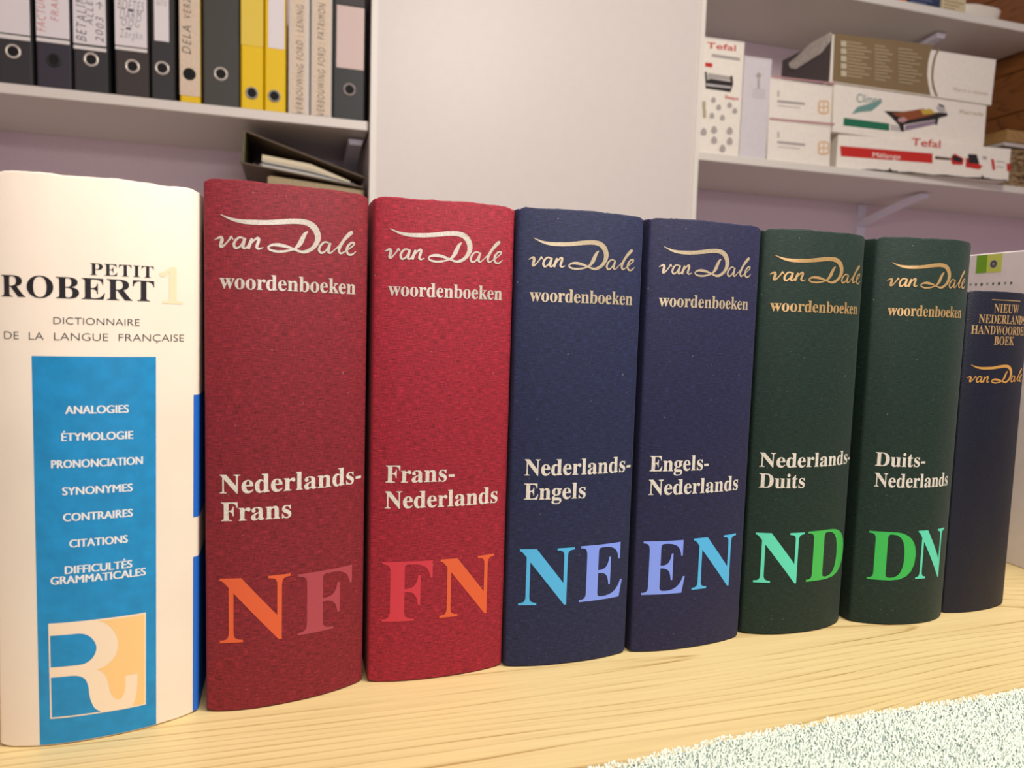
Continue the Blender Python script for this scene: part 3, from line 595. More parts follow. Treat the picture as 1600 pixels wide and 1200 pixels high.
PAPER = mat('page_paper', (226, 210, 178), .85)
def stripes(m):
    tc = nd(m, 'ShaderNodeTexCoord').outputs['Object']; n = noise(m, tc, (2600, 20, 20), detail=1)
    r = ramp(m, n.outputs[0], [(.35, lin((170, 150, 118))), (.6, lin((236, 222, 194)))]); lk(m, r.outputs[0], bsdf(m).inputs['Base Color'])
stripes(PAPER)
def foil(name, col, metal, rough):
    m = mat(name, col, rough, metal, .5); uvn = nd(m, 'ShaderNodeTexCoord').outputs['Object']
    n = noise(m, uvn, (2200, 2200, 2600), detail=2); c = lin(col)
    r = ramp(m, n.outputs[0], [(.32, mulc(c, .62)), (.55, c)]); lk(m, r.outputs[0], bsdf(m).inputs['Base Color']); return m
SILVER = foil('silver_foil', (232, 222, 208), .25, .38); WARM = foil('pale_gold_foil', (226, 206, 172), .35, .36); GOLD = foil('gold_foil', (226, 184, 124), .45, .34)
WHITEINK = foil('white_ink', (232, 224, 212), 0, .6)
RED1 = cloth('maroon_cloth', (128, 32, 43), .35); RED2 = cloth('crimson_cloth', (150, 31, 48), .3)
BLUE1 = cloth('blue_cloth', (33, 39, 72), .4); BLUE2 = cloth('indigo_cloth', (33, 34, 68), .4)
GREEN1 = cloth('green_cloth', (21, 43, 35), .4); GREEN2 = cloth('forest_cloth', (22, 44, 36), .5)
INK = {k: mat('ink_'+k, c, .5) for k, c in dict(orange=(224, 94, 50), plum=(172, 66, 80), coral=(206, 50, 68), sky=(80, 184, 240), peri=(130, 158, 252), mint=(94, 222, 188), leaf=(66, 188, 84), emerald=(52, 186, 82), black=(24, 20, 26), peach=(253, 208, 140), palepeach=(255, 230, 192), cyan=(28, 146, 206), navy=(24, 104, 210), white=(240, 240, 240), cream=(250, 228, 200)).items()}
INK['cyan'] = speckle('ink_cyan_print', (28, 142, 202), .42, .10, 160)
def logo(sp, u0, u1, zb, zs, material, parent, name='script_lettering'):
    k = (u1-u0)/65.6; b = MB()
    for i, st in enumerate(LOGO):
        V, F = ribbon([((x+.9)*k+u0, y*zs+zb, w_*(k+zs)/2*1.08) for x, y, w_ in st]); n = len(V)
        b.raw([sp.at(x/1000, y/1000, .00010+.000012*i+.00004*j/n) for j, (x, y) in enumerate(V)], F)
    return b.build(name, material, parent, recalc=False)
def dictionary(label, geo, seed, clothm, foilm, lg, wd, t1, t2, mono, wear=.0004, group='cloth bound dictionaries in a row'):
    sp = Spine(*geo)
    L, R = geo[0], geo[1]
    root = thing('dictionary', label, 'book', ((L[0]+R[0])/2, .46, 0), group)
    cv = sp.cover(seed=seed, wear=wear).build('cover', clothm, root, smooth=True)
    sp.block().build('page_block', PAPER, root)
    logo(sp, lg[0], lg[1], 220.6, 1.0, foilm, cv)
    V = fit_text(serif('woordenboeken'), wd[0]/1000, wd[1]/1000, .2006, .0068, .676, offset=.004)
    sp.decal(V).build('series_title', foilm, cv, recalc=False)
    parts = [fit_text(serif(t), a/1000, c/1000, z/1000, .0087, .676, offset=.004) for t, a, c, z in (t1, t2)]
    sp.decal(cat2d(parts)).build('language_title', WHITEINK, cv, recalc=False)
    for ch, col, a, c, z0, z1 in mono:
        V = fit_text(serif(ch), a/1000, c/1000, z0/1000, (z1-z0)/1000, .676 if ch != 'D' else .676)
        o = sp.decal(V, .00014).build('initial_letter', INK[col], cv, recalc=False); o['label'] = dict(sky='light blue', peri='periwinkle blue', mint='mint green', leaf='bright green', emerald='green', coral='red', plum='dull red').get(col, col)+' letter '+ch
    return root
dictionary('dark red cloth dictionary lettered NF, beside the white-jacketed dictionary', ((-.0375, .3608), (.0367, .3737), .0075, .25), 1, RED1, SILVER, (5.0, 70.5), (7.0, 70.3),
    ('Nederlands-', 6.8, 75.0, 106), ('Frans', 7.4, 38.8, 92.9), [('N', 'orange', 6.6, 38.6, 34, 65.2), ('F', 'plum', 42.0, 70.2, 33.6, 64.2)])
dictionary('crimson cloth dictionary lettered FN, between the NF and NE volumes', ((.0393, .3719), (.1127, .3742), .005, .25), 2, RED2, SILVER, (5.6, 67.5), (7.6, 67.6),
    ('Frans-', 7.8, 43.3, 106), ('Nederlands', 7.6, 68.4, 92.6), [('F', 'coral', 6.8, 32.8, 32.7, 64.4), ('N', 'orange', 36.9, 67.3, 32.9, 64.4)], .0006)
dictionary('blue cloth dictionary lettered NE, between the FN and EN volumes', ((.1135, .3722), (.187, .3733), .005, .25), 3, BLUE1, WARM, (6.4, 68.9), (7.6, 68.2),
    ('Nederlands-', 7.9, 72.3, 107.2), ('Engels', 8.0, 43.1, 94), [('N', 'sky', 6.7, 37.8, 35.1, 66.4), ('E', 'peri', 41.5, 69.4, 34.9, 66.7)])
dictionary('indigo cloth dictionary lettered EN, next to the first green volume', ((.1898, .3725), (.2654, .3773), .005, .25), 4, BLUE2, WARM, (6.6, 69.0), (7.4, 68.0),
    ('Engels-', 6.6, 44.3, 107.0), ('Nederlands', 6.6, 68.2, 93.3), [('E', 'peri', 5.0, 31.9, 34.5, 66), ('N', 'sky', 37.0, 68.9, 35.5, 66.3)])
dictionary('dark green cloth dictionary lettered ND, next to the indigo volume', ((.2696, .3814), (.3452, .3826), .009, .25), 5, GREEN1, GOLD, (5.0, 74.4), (6.4, 72.9),
    ('Nederlands-', 5.6, 78.0, 105.9), ('Duits', 6.0, 35.5, 93), [('N', 'mint', 6.0, 37.9, 33.4, 64.7), ('D', 'leaf', 40.7, 76.8, 33, 65)])
dictionary('dark green cloth dictionary lettered DN, next to the small navy book', ((.3522, .3813), (.4222, .3749), .010, .25), 6, GREEN2, GOLD, (7.8, 67.0), (9.4, 64.7),
    ('Duits-', 8.7, 41.6, 104.6), ('Nederlands', 9.1, 64.7, 91.2), [('D', 'emerald', 8.2, 39.8, 30, 61.8), ('N', 'mint', 40.8, 65.3, 30.6, 62.6)])

# small navy handbook
NAVY = mat('navy_leather', (15, 18, 36), .5, spec=.35); c = lin((15, 18, 36))
uv = nd(NAVY, 'ShaderNodeUVMap', uv_map='UVMap').outputs[0]; a = noise(NAVY, uv, (700, 1500, 1), detail=4)
r = ramp(NAVY, a.outputs[0], [(.3, mulc(c, .5)), (.7, mulc(c, 1.7))]); lk(NAVY, r.outputs[0], bsdf(NAVY).inputs['Base Color']); bump(NAVY, a.outputs[0], .5, .0006)
sp = Spine((.4271, .3787), (.4869, .383), .005, .2195, back=.51)
hb = thing('handbook', 'small navy leatherette book with gold lettering at the right end of the row', 'book', (.457, .45, 0))
hc = sp.cover(seed=9, wear=.0002).build('cover', NAVY, hb, smooth=True); sp.block().build('page_block', PAPER, hb)
sp.decal(([(.0171, .2133), (.0452, .2133), (.0452, .2138), (.0171, .2138)], [(0, 1, 2, 3)])).build('rule', GOLD, hc, recalc=False)
tx = [fit_text(serif(t), a/1000, b/1000, z/1000, .0056, .676, offset=0) for t, a, b, z in (('NIEUW', 19.7, 44.2, 205.3), ('NEDERLANDS', 8.5, 54.0, 198.0), ('HANDWOORDEN-', 3.7, 59.5, 190.7), ('BOEK', 22.0, 41.6, 183.8))]
sp.decal(cat2d(tx)).build('title_lettering', GOLD, hc, recalc=False)
logo(sp, 3.7, 58.0, 160.0, .78, mat('bright_gold_foil', (236, 176, 92), .36, .4), hc)
sp.decal(([(.0005, .0279), (.058, .0285), (.058, .0286), (.0005, .0280)], [(0, 1, 2, 3)]), .0001).build('crease', INK['black'], hc, recalc=False)

# white paperback-jacketed dictionary at the left end, leaning on its neighbour
JACKET = speckle('jacket_paper', (245, 231, 213), .42, .03, 25, spec=.45)
sp = Spine((-.1192, .3515), (-.0413, .3622), .009, .2450, shear=.009, p=2.4, fil=.0016)
rb = thing('jacketed_dictionary', 'thick dictionary in a white and blue paper jacket at the left end of the row', 'book', (-.08, .45, 0))
jk = sp.cover(seed=11, wear=.0005, th=.003).build('jacket', JACKET, rb, smooth=True); sp.block().build('page_block', PAPER, rb)
def quad_grid(tl, tr, bl, br, n=26):
    V = []; F = []
    for i in range(n+1):
        t = i/n
        for A, B_ in ((tl, tr), (bl, br)): V.append((A[0]+(B_[0]-A[0])*t, A[1]+(B_[1]-A[1])*t))
        if i: F.append((2*i-2, 2*i-1, 2*i+1, 2*i))
    return [(x/1000, z/1000) for x, z in V], F
sp.decal(quad_grid((16.0, 169.4), (62.7, 169.4), (17.0, .9), (62.6, .9)), .00008, step=9).build('blue_panel', INK['cyan'], jk, recalc=False)
b = MB()
for z0, z1 in ((.0012, .0760), (.0948, .1518)):
    for s0, s1, st in ((sp.len-.0026, sp.len+.003, .0003), (sp.len+.003, sp.len+.11, .01)):
        sp.decal(([(s0, z0), (s1, z0), (s1, z1), (s0, z1)], [(0, 1, 2, 3)]), .00016, b=b, step=st)
b.build('blue_side_print', INK['navy'], jk, recalc=False)
tx = [fit_text(serif('PETIT'), .0378, .0618, .2037, .0049, .676, space=1.05, offset=-.004), fit_text(serif('ROBERT'), .0044, .0620, .1935, .0088, .676, offset=-.002)]
sp.decal(cat2d(tx)).build('title_lettering', INK['black'], jk, recalc=False)
sp.decal(fit_text(serif('1'), .0641, .0741, .1928, .0155, .69)).build('volume_number', INK['palepeach'], jk, recalc=False)
tx = [fit_text('DICTIONNAIRE', .0243, .0562, .1828, .0031, .729, offset=-.012), fit_text('DE LA LANGUE FRANÇAISE', .0053, .0745, .1761, .0034, .729, offset=-.014, wordspace=2.2)]
sp.decal(cat2d(tx)).build('subtitle_lettering', INK['black'], jk, recalc=False)
tx = [fit_text(t, a/1000, b_/1000, z/1000, .0036, .729) for t, a, b_, z in (('ANALOGIES', 28.3, 51.8, 145.2), ('ÉTYMOLOGIE', 26.8, 53.5, 133.7), ('PRONONCIATION', 22.9, 57.2, 122.2), ('SYNONYMES', 26.9, 53.2, 110.5), ('CONTRAIRES', 27.1, 53.2, 99.2), ('CITATIONS', 29.3, 51.2, 87.7), ('DIFFICULTÉS', 27.5, 52.9, 76.2), ('GRAMMATICALES', 22.1, 58.3, 71.9))]
b = MB()
for k, dx in enumerate((-.00016, 0, .00016)): sp.decal(([(x+dx, z) for x, z in cat2d(tx)[0]], cat2d(tx)[1]), .00014+.000012*k, b=b)
b.build('contents_lettering', INK['white'], jk, recalc=False)
def em(pts, smoothen=()):
    tl, tr, bl, br = (20.9, 54.9), (58.4, 54.6), (21.2, 12.4), (58.3, 11.6)
    out = []
    for s, t in pts:
        x0 = tl[0]+(tr[0]-tl[0])*s; x1 = bl[0]+(br[0]-bl[0])*s; z0 = tl[1]+(tr[1]-tl[1])*s; z1 = bl[1]+(br[1]-bl[1])*s
        out.append(((x0+(x1-x0)*t)/1000, (z0+(z1-z0)*t)/1000))
    return out
def curve(pts, n=5):
    """Catmull-Rom through an open list"""
    P = np.array(pts, float); Q = []
    for i in range(len(P)-1):
        p0, p1, p2, p3 = P[max(i-1, 0)], P[i], P[i+1], P[min(i+2, len(P)-1)]
        for t in np.linspace(0, 1, n, endpoint=False): Q.append(tuple(.5*(2*p1+(p2-p0)*t+(2*p0-5*p1+4*p2-p3)*t*t+(3*p1-p0-3*p2+p3)*t**3)))
    return Q+[tuple(P[-1])]
b = MB()
def lay(pts, off, mi):
    v = em(pts); sp.decal((v, [tuple(range(len(v)))]), off, mi, b)
lay([(0, 0), (1, 0), (1, 1), (0, 1)], .00014, 0)
lay([(.016, .128)]+curve([(.30, .128), (.36, .14), (.42, .175), (.465, .235), (.482, .30), (.465, .365), (.42, .42), (.36, .45), (.30, .458)])+[(.016, .458)], .00019, 1)
lay([(.016, .565)]+curve([(.24, .565), (.31, .58), (.365, .62), (.395, .70), (.405, .79), (.425, .87), (.46, .94), (.52, .985)])+[(.016, .985)], .00019, 1)
lay(curve([(.50, .018), (.56, .04), (.63, .10), (.685, .19), (.705, .30), (.68, .40), (.62, .47), (.56, .51), (.48, .53)])+curve([(.53, .555), (.575, .61), (.60, .69), (.625, .80), (.68, .875), (.735, .875), (.77, .81), (.78, .73), (.782, .64)])[0:]+[(.91, .64)]+curve([(.91, .74), (.90, .85), (.88, .93), (.855, .985)])+[(.985, .985), (.985, .018)], .00019, 2)
b.build('emblem', [INK['cream'], INK['cyan'], INK['peach']], jk, recalc=False)

# ------------------------------------------------------------------ ring binders on the left shelf
BLK = [speckle('black_board', (54, 54, 54), .55, .3, 700), speckle('plum_black_board', (58, 54, 64), .55, .3, 700), speckle('brown_black_board', (64, 58, 56), .55, .3, 700), speckle('dark_board', (40, 40, 40), .5, .3, 700)]
YEL = speckle('yellow_board', (244, 204, 6), .5, .05, 500); CRM = speckle('cream_label_board', (226, 206, 180), .6, .06, 200); OFFW = speckle('offwhite_plastic', (222, 214, 204), .45, .04, 200)
CARD = mat('label_card', (236, 230, 230), .6); PINKC = mat('label_card_pink', (222, 198, 190), .6); STRIP = mat('label_pocket_edge', (236, 232, 226), .4)
STEEL = mat('nickel', (222, 214, 202), .36, .4); HOLE = mat('hole_dark', (10, 10, 10), .8); PENS = {'red': mat('pen_red', (206, 110, 104), .7), 'ink': mat('pen_black', (52, 50, 62), .7), 'blue': mat('pen_blue', (50, 58, 92), .7)}
LABELS = {}
def binder(key, label, x0, x1, board, parts, H=.318, y=SH_Y+.0006, depth=.285, side=None, edge=None):
    root = thing('ring_binder', label, 'binder', ((x0+x1)/2, y+.14, ZL), 'ring binders on the left shelf')
    th = .0028; c = .0035; o = MB()
    out = [(x0, y+depth), (x0, y+c), (x0+c*.4, y+c*.4), (x0+c, y), (x1-c, y), (x1-c*.4, y+c*.4), (x1, y+c), (x1, y+depth), (x1-th, y+depth), (x1-th, y+c), (x1-c-.001, y+th), (x0+c+.001, y+th), (x0+th, y+c), (x0+th, y+depth)]
    n = len(out); vs = [(a, b_, ZL) for a, b_ in out]+[(a, b_, ZL+H) for a, b_ in out]
    fs = [(i, (i+1) % n, n+(i+1) % n, n+i) for i in range(n)]
    for k in (0, n): fs += [(k+0, k+1, k+12, k+13), (k+1, k+2, k+3, k+12), (k+3, k+11, k+12), (k+3, k+4, k+10, k+11), (k+4, k+5, k+6, k+9), (k+4, k+9, k+10), (k+6, k+7, k+8, k+9)]
    o.raw(vs, fs); o.build('cover', board, root)
    p = MB(); p.box((x0+th+.003, y+.03, ZL+.006), (x1-th-.003, y+depth-.01, ZL+H-.012), 0, .001); p.build('paper_stack', PAPER, root)
    for kind, *a in parts:
        if kind == 'ring':
            cx, cz, R, metal = a
            h = MB(); h.face([(cx+R*.78*math.cos(t), y-.00105, cz+R*.78*math.sin(t)) for t in np.linspace(0, 2*math.pi, 25)[:-1]]); h.build('finger_hole', HOLE, root, recalc=False)
            if metal:
                t = MB(); t.torus((cx, y-.0006, cz), R*.85, R*.17, 'y'); t.build('finger_ring', metal, root, smooth=True)
        else:
            nm, lx0, lx1, z0, z1, mt = a
            l = MB(); l.box((lx0, y-.0009, z0), (lx1, y-.0001, z1), 0, .0002); l.build(nm, mt, root)
    txt = {}
    for bk, t, col, rot, ax, bx_, az, bz in HAND:
        if bk != key: continue
        if t == '-': V, F = [(ax, az), (bx_, az), (bx_, bz), (ax, bz)], [(0, 1, 2, 3)]
        else:
            V, F = glyphs(t, offset=-.012 if rot else -.022, shear=.22, space=1.25)
            v = np.array(V); lo, hi = v.min(0), v.max(0); v = (v-lo)/(hi-lo)
            v[:, 1] += (1 if rot else .5)*(.05*np.sin(v[:, 0]*11)+.03*np.sin(v[:, 0]*29))
            V = [(ax+(bx_-ax)*p_, az+(bz-az)*q_) if not rot else (bx_-(bx_-ax)*q_, az+(bz-az)*p_) for p_, q_ in v]
        b_ = txt.setdefault(col, MB()); b_.raw([(p_, y-.0012, q_) for p_, q_ in V], F)
    for col, b_ in txt.items(): b_.build('handwriting', PENS[col], root, recalc=False)
    return root
R = .0128; T1 = ZL+.318-.02
def LBL(x0, x1, z, top=.875, mt=None): return ('l', 'label', x0, x1, z, top, mt or CARD)
def STR(x0, x1, z0, z1): return ('l', 'label_pocket', x0, x1, z0, z1, STRIP)
binder('b1', 'black ring binder with a blank label at the left end of the shelf', -.5230, -.4580, BLK[0], [LBL(-.519, -.4605, .687), STR(-.519, -.4606, .6770, .6845), ('ring', -.4885, .6555, R, STEEL)])
binder('b2', 'black ring binder with red handwriting on its label', -.4520, -.3945, BLK[1], [LBL(-.4505, -.3965, .6890), STR(-.4505, -.3965, .6792, .6860), ('ring', -.4232, .6483, R*.95, BLK[3])])
binder('b3', 'black ring binder with BETALING written up its label', -.3908, -.3325, BLK[0], [LBL(-.3900, -.3353, .6842), STR(-.3900, -.3353, .6740, .6805), ('ring', -.3610, .6573, R, STEEL)])
binder('b4', 'black ring binder with four lines of handwriting on its label', -.3210, -.2620, BLK[2], [LBL(-.3200, -.2650, .6902), STR(-.3200, -.2650, .6820, .6880), ('ring', -.2908, .6538, R, STEEL)])
binder('b5', 'narrow black ring binder with a small white label, beside the cream one', -.2585, -.2165, BLK[0], [LBL(-.2520, -.2262, .7071), ('ring', -.2388, .6570, R, STEEL)])
binder('b6', 'narrow cream ring binder with a yellow foot and DELA written on it', -.2080, -.1705, YEL, [('l', 'label', -.2078, -.1709, .6105, .875, CRM), ('ring', -.1904, .6516, .0150, None)])
binder('b7', 'wide unlabelled black ring binder', -.1660, -.0985, speckle('charcoal_board', (70, 69, 64), .55, .3, 700), [('ring', -.1332, .6591, R*1.02, STEEL)])
binder('b8', 'narrow yellow ring binder beside the wide black one', -.0965, -.0535, YEL, [('l', 'label', -.0955, -.0545, .7205, .875, mat('yellow_tape', (238, 208, 74), .4)), ('ring', -.0755, .6292, .0122, mat('grey_rivet', (170, 168, 160), .4, .5))])
binder('b9', 'narrow yellow ring binder with a white label', -.0515, -.0105, YEL, [LBL(-.0446, -.0135, .7212), ('ring', -.0327, .6282, .0122, bpy.data.materials['grey_rivet'])])
binder('b10', 'slim cream binder with handwriting, next to the yellow ones', -.0060, .0355, OFFW, [('l', 'label', .0005, .0272, .6000, .885, CRM)])
binder('b11', 'slim cream binder with handwriting, next to the last black one', .0378, .0800, OFFW, [('l', 'label', .0435, .0745, .6000, .885, CRM)])
binder('b12', 'black ring binder with a faded pink label at the right end of the shelf', .0815, .1475, BLK[3], [('l', 'label', .0885, .1438, .7000, .8240, PINKC), ('l', 'label_pocket', .0867, .1440, .8265, .875, BLK[2]), ('ring', .1154, .6583, R*1.0, mat('dull_ring', (176, 166, 160), .4, .4))])
# ruled lines on two labels
# ------------------------------------------------------------------ open binder fallen on its side, and the closed one under it
ZB = .405
fb = thing('open_binder', 'open black binder full of papers lying on its side under the binder shelf', 'binder', (.03, 1.77, .47))
def plate(x0, z0, x1, z1, th, y0, y1, mt, name, parent):
    d = Vector((x1-x0, z1-z0)).normalized(); n = Vector((-d.y, d.x))*th
    m = MB(); m.prism([(x0, z0), (x1, z1), (x1+n.x, z1+n.y), (x0+n.x, z0+n.y)], y0, y1, 0, .0006, axis='y'); return m.build(name, mt, parent)
DKG = speckle('aged_black_board', (104, 88, 70), .5, .25, 500)
plate(-.0885, .5560, .1505, .4835, .0030, 1.615, 1.925, DKG, 'upper_board', fb)
plate(-.0935, .4925, .1480, .4632, .0030, 1.615, 1.925, DKG, 'lower_board', fb)
m = MB(); m.prism([(-.0980, .4960), (-.0935, .4928), (-.0905, .4955), (-.0875, .5565), (-.0900, .5590), (-.0940, .5575)], 1.615, 1.925, 0, .0006, axis='y'); m.build('spine', speckle('olive_black_board', (96, 90, 62), .5, .25, 500), fb)
m = MB(); m.box((-.066, 1.74, .494), (-.058, 1.80, .520), 0, .001); m.tube([(-.062, 1.735, .4945), (-.062, 1.735, .516), (-.050, 1.735, .526), (-.036, 1.735, .516), (-.036, 1.735, .4935)], .0016, 8); m.tube([(-.062, 1.805, .4945), (-.062, 1.805, .516), (-.050, 1.805, .526), (-.036, 1.805, .516), (-.036, 1.805, .4935)], .0016, 8)
m.build('ring_mechanism', STEEL, fb, smooth=True)
sheets = [((222, 212, 196), .0030), ((196, 204, 204), .0014), ((150, 154, 156), .0010), ((226, 220, 206), .0022), ((130, 136, 140), .0008), ((214, 204, 180), .0022), ((206, 196, 176), .0035), ((236, 224, 190), .0065)]
zl, zm, zr = .4913, .4795, .4675; xl = -.058
for i, (cl, t) in enumerate(sheets):
    m = MB(); x1 = .139-.002*i-(.004 if i > 5 else 0); xa = xl+.001*(i % 3)
    pts = [(xa, zl), (.04, zm), (x1, zr), (x1, zr+t*.5), (.04, zm+t*1.3), (xa, zl+t*1.25)]
    zl += t*1.25; zm += t*1.3; zr += t*.5
    m.prism(pts, 1.625+.002*(i % 4), 1.915, 0, 0, axis='y'); m.build('paper_sheaf', mat('sheaf_%d' % i, cl, .8), fb)
cb = thing('closed_binder', 'beige binder lying closed under the open black binder', 'binder', (.05, 1.77, ZB))
m = MB(); m.prism([(-.046, ZB), (.150, ZB), (.150, .4605), (-.040, .4745), (-.046, .4725)], 1.625, 1.92, 0, .001, axis='y'); m.build('cover', speckle('beige_board', (176, 158, 122), .6, .12, 200), cb)
m = MB()
m.torus((-.0466, 1.77, ZB+.035), .011, .0018, 'x', 24); m.build('finger_ring', STEEL, cb, smooth=True)

# ------------------------------------------------------------------ appliance boxes on the right shelf
BOXC = dict(box=(250, 242, 228), red=(206, 44, 36), grey=(180, 173, 167), pale=(200, 193, 186), black=(44, 36, 38), silver=(190, 184, 182), tan=(190, 174, 140), orange=(232, 194, 150), brown=(96, 70, 56), teal=(96, 132, 128), leaf=(118, 160, 152), green=(34, 116, 84), rust=(150, 82, 46), yellow=(206, 176, 70), pink=(196, 150, 150), mauve=(150, 132, 150), brownbox=(140, 118, 84), cream=(206, 194, 164))
BM = {k: speckle('carton_'+k, c, .5, .05, 300) for k, c in BOXC.items()}
WHITEC = speckle('white_carton', (250, 242, 228), .45, .03, 90); SLIMC = speckle('bluish_white_carton', (224, 218, 220), .45, .03, 90)
def printed(key, parent, y):
    fy = y if callable(y) else (lambda x: y)
    ks = sorted({d[1] for d in DECALS[key]}); b = MB()
    for i, d in enumerate(DECALS[key]):
        yy = -.0003-.00006*(i % 40); mi = ks.index(d[1])
        if d[0] == 'p': b.face([(p[0], fy(p[0])+yy, p[1]) for p in d[2]], mi)
        else:
            _, _, body, A, B_, h = d; V, F = fit_text(body, 0, 1, 0, h, .729, offset=.012 if d[1] == 'red' else 0)
            b.raw([(A[0]+(B_[0]-A[0])*s, fy(A[0]+(B_[0]-A[0])*s)+yy, A[1]+(B_[1]-A[1])*s+t) for s, t in V], F, mi)
    b.build('front_print', [BM[k] for k in ks], parent, recalc=False)
def carton(key, label, quad, mt, y=1.606, depth=.27, lid=True, group=None):
    """quad: front corners bl, br, tr, tl in x, z"""
    cx = sum(p[0] for p in quad)/4; root = thing('carton', label, 'box', (cx, y+depth/2, min(p[1] for p in quad)), group)
    m = MB(); m.prism(quad, y, y+depth, 0, .0012, axis='y'); bx = m.build('box', mt, root)
    (xa, za), (xb, zb), (xc, zc), (xd, zd) = quad
    if lid:  # the tuck flap along the top edge
        f = MB(); f.face([(xd+.003, y-.0002, zd-.0035), (xc-.003, y-.0002, zc-.0035), (xc-.003, y-.0002, zc-.0028), (xd+.003, y-.0002, zd-.0028)]); f.build('flap_seam', BM['grey'], bx, recalc=False)
    if key: printed(key, bx, y)
    return root
g = 'appliance boxes on the right shelf'
carton('tall', 'tall white carton with a black appliance pictured and red lettering, against the cabinet', [(.9375, ZR), (1.0525, ZR), (1.0525, .8818), (.9365, .8795)], WHITEC, group=g)
carton('slim', 'slim white upright carton with a faint grey mark', [(1.0545, ZR), (1.1300, ZR), (1.1320, .8520), (1.0545, .8510)], SLIMC, group=g)
carton('flat_lo', 'white flat carton with an orange mark, the lower of two stacked', [(1.1345, ZR), (1.3215, ZR), (1.3175, .7105), (1.1320, .7105)], WHITEC, group=g)
carton('flat_up', 'white flat carton with an orange mark, the upper of two stacked', [(1.1320, .7110), (1.3170, .7110), (1.3155, .8095), (1.1310, .8080)], WHITEC, group=g)
BL, BR = (1.3485, 1.615), (1.8660, 1.560)     # the lowest box stands askew, its right end over the shelf's edge
def bot_y(x): return BL[1]+(BR[1]-BL[1])*(x-BL[0])/(BR[0]-BL[0])
bt = thing('carton', 'crushed white carton with a red stripe, lowest of the right stack', 'box', (1.61, 1.73, ZR), g)
m = MB(); m.prism([BL, BR, (BR[0]+.028, BR[1]+.262), (BL[0]+.028, BL[1]+.262)], ZR, .6965, 0, .0012); bx = m.build('box', WHITEC, bt)
printed('bot', bx, bot_y)
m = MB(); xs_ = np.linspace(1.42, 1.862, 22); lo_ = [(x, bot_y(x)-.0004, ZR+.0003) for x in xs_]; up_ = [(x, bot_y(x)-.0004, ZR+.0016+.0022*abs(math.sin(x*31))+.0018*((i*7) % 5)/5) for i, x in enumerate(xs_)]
m.raw(lo_+up_, [(i, i+1, 23+i, 22+i) for i in range(21)]); m.build('torn_shadow_edge', BM['black'], bx, recalc=False)  # black strip painted for the shadow gap under the box's torn bottom
for x in (1.50, 1.78):
    m = MB(); m.prism([(x-.008, bot_y(x)-.0012), (x+.028, bot_y(x+.028)-.0012), (x+.028, bot_y(x+.028)-.0003), (x-.008, bot_y(x)-.0003)], ZR+.0006, ZR+.0045, 0); m.raw([(x, bot_y(x)-.001, ZR+.0045), (x+.010, bot_y(x+.01)-.001, ZR+.0045), (x+.003, bot_y(x)-.001, ZR+.012)], [(0, 1, 2)]); m.build('torn_shadow_edge', BM['black'], bx, recalc=False)
md = carton('mid', 'white carton with a tabletop grill pictured, middle of the right stack', [(1.3240, .6970), (1.8235, .6970), (1.8225, .8180), (1.3190, .8155)], WHITEC, y=1.606, lid=False, group=g)
tp = carton('top', 'brown and white carton, topmost of the right stack', [(1.3060, .8185), (1.8380, .8205), (1.8425, .9420), (1.3050, .9350)], WHITEC, y=1.606, depth=.20, lid=False, group=g)
m = MB(); m.prism([(1.8225, .7250), (1.878, .7450), (1.8215, .8000)], 1.66, 1.662, 0, 0, axis='y'); m.build('flap', WHITEC, md)
m = MB(); m.face([(1.3046, 1.609, .8200), (1.3046, 1.804, .8200), (1.3040, 1.804, .9340), (1.3040, 1.609, .9340)]); m.build('side_print', speckle('dark_carton_print', (92, 84, 84), .6, .08, 200), tp, recalc=False)
FLAP = [(1.609, .9405), (1.643, .9405), (1.691, .938), (1.736, .923), (1.772, .916), (1.7625, .8997), (1.738, .8904), (1.695, .895), (1.644, .8995), (1.6126, .9175)]
m = MB(); m.prism(FLAP, 1.3010, 1.3032, 0, 0, axis='x'); m.build('torn_flap', speckle('worn_card', (206, 198, 188), .6, .2, 160), tp)
# basket with a plank on it at the right end of the shelf
bk = thing('wicker_basket', 'brown wicker basket at the right end of the shelf of boxes', 'basket', (1.99, 1.75, ZR))
WICK = mat('wicker', (150, 118, 78), .7); tc = nd(WICK, 'ShaderNodeTexCoord').outputs['Object']
n1 = noise(WICK, tc, (60, 60, 260), detail=2); r = ramp(WICK, n1.outputs[0], [(.35, lin((92, 64, 36))), (.65, lin((186, 156, 112)))]); lk(WICK, r.outputs[0], bsdf(WICK).inputs['Base Color']); bump(WICK, n1.outputs[0], .8, .003)
m = MB(); m.prism([(1.935, 1.64), (2.040, 1.64), (2.040, 1.90), (1.935, 1.90)], ZR, .728, 0, .008); m.build('basket_body', WICK, bk)
m = MB()
for i in range(7):
    z = ZR+.008+i*.0165; m.tube([(1.933, 1.638, z), (2.042, 1.638, z), (2.042, 1.902, z), (1.933, 1.902, z)], .0045, 6, 0, True)
m.build('weave', WICK, bk, smooth=True)
m = MB(); m.tube([(1.932, 1.636, .7325), (2.042, 1.636, .7325), (2.042, 1.902, .7325), (1.932, 1.902, .7325)], .0055, 8, 0, True); m.build('rim', mat('basket_rim', (206, 198, 190), .5), bk, smooth=True)
pk = MB(); pk.box((1.930, 1.63, .7382), (2.046, 1.91, .772), 0, .002)
tag(pk.build('wooden_board', oak('pale_brown_wood', (176, 138, 84), (124, 88, 44), ax=1, ring=18)), 'light brown wooden board lying on the wicker basket', 'board')
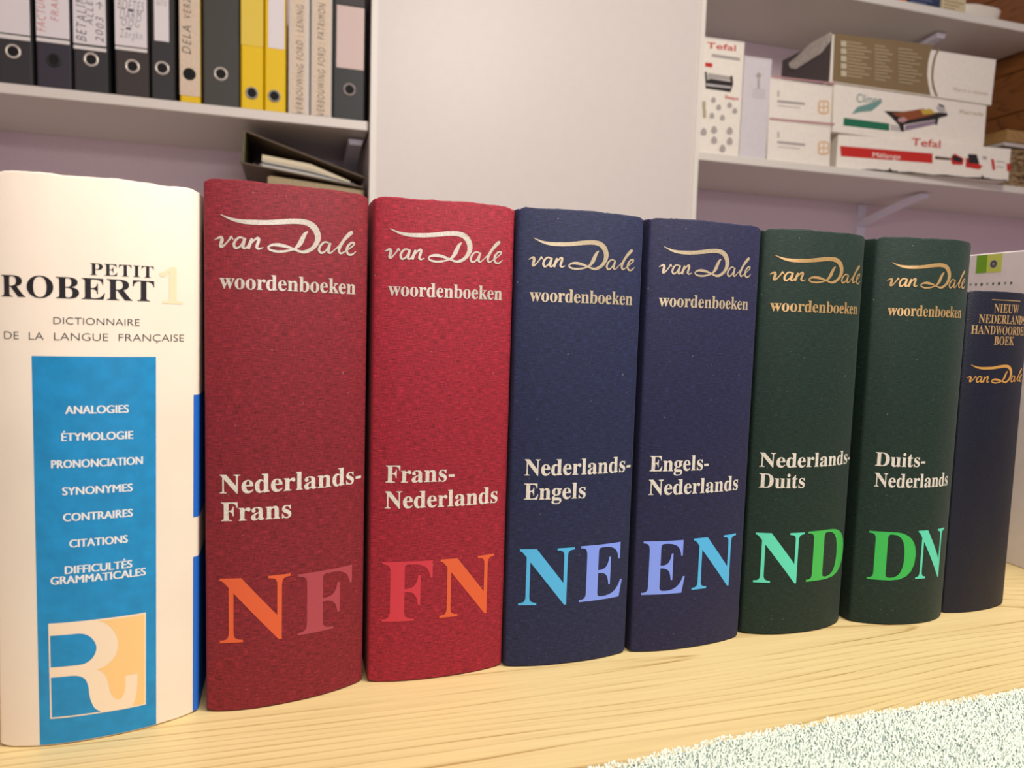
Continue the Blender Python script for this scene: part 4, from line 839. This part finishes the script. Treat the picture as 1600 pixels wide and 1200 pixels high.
# things on the upper right shelf
def shelfbook(label, x0, x1, h, d, col, mk, name='book', cat='book'):
    root = thing(name, label, cat, ((x0+x1)/2, 1.70, ZU)); y = 1.607
    m = MB(); m.box((x0, y, ZU), (x1, y+d, ZU+h), 0, .0015); m.build('cover', mat(name+'_cover', col, .5), root)
    m = MB(); k = 0
    for z in np.arange(ZU+.004, ZU+h-.006, .009):
        m.face([(x0+.008, y-.0003, z), (x0+.008+(x1-x0-.016)*(.6+.4*((k*7) % 5)/4), y-.0003, z), (x0+.008+(x1-x0-.016)*(.6+.4*((k*7) % 5)/4), y-.0003, z+.004), (x0+.008, y-.0003, z+.004)]); k += 1
    m.build('printing', mat(name+'_print', mk, .6), root, recalc=False)
shelfbook('orange box at the edge of the upper right shelf', 1.455, 1.527, .05, .16, (226, 110, 46), (196, 84, 30), 'orange_box', 'box')
shelfbook('dark blue box with pale writing on the upper right shelf', 1.531, 1.636, .06, .18, (40, 56, 88), (96, 108, 138), 'blue_box', 'box')
shelfbook('beige carton with faded print on the upper right shelf', 1.641, 1.722, .055, .18, (214, 198, 160), (176, 156, 112), 'beige_box', 'box')
tr = thing('plastic_tray', 'white rounded plastic tray at the right end of the upper shelf', 'tray', (1.80, 1.68, ZU))
m = MB(); n = 40; vs = []; fs = []
levels = [(.00, .84, .0003), (.0, .86, .0), (.012, .93, 0), (.026, .985, 0), (.035, 1.0, 0), (.0365, .985, 0), (.035, .965, 0), (.02, .90, 0), (.006, .80, 0)]
for z, k, _ in levels:
    for i in range(n):
        a = 2*math.pi*i/n; cx = .079*np.sign(math.cos(a))*abs(math.cos(a))**.6; cy = .07*np.sign(math.sin(a))*abs(math.sin(a))**.6
        vs.append((1.804+cx*k, 1.684+cy*k, ZU+z))
for r_ in range(len(levels)-1):
    for i in range(n): fs.append((r_*n+i, r_*n+(i+1) % n, (r_+1)*n+(i+1) % n, (r_+1)*n+i))
fs += [tuple(reversed(range(n))), tuple((len(levels)-1)*n+i for i in range(n))]
m.raw(vs, fs); m.build('tray_body', mat('tray_plastic', (236, 228, 212), .35), tr, smooth=True)
m = MB(); m.box((1.745, 1.64, ZU+.0062), (1.86, 1.73, ZU+.022), 0, .003); m.build('tray_liner', mat('tray_liner', (206, 182, 140), .7), tr)
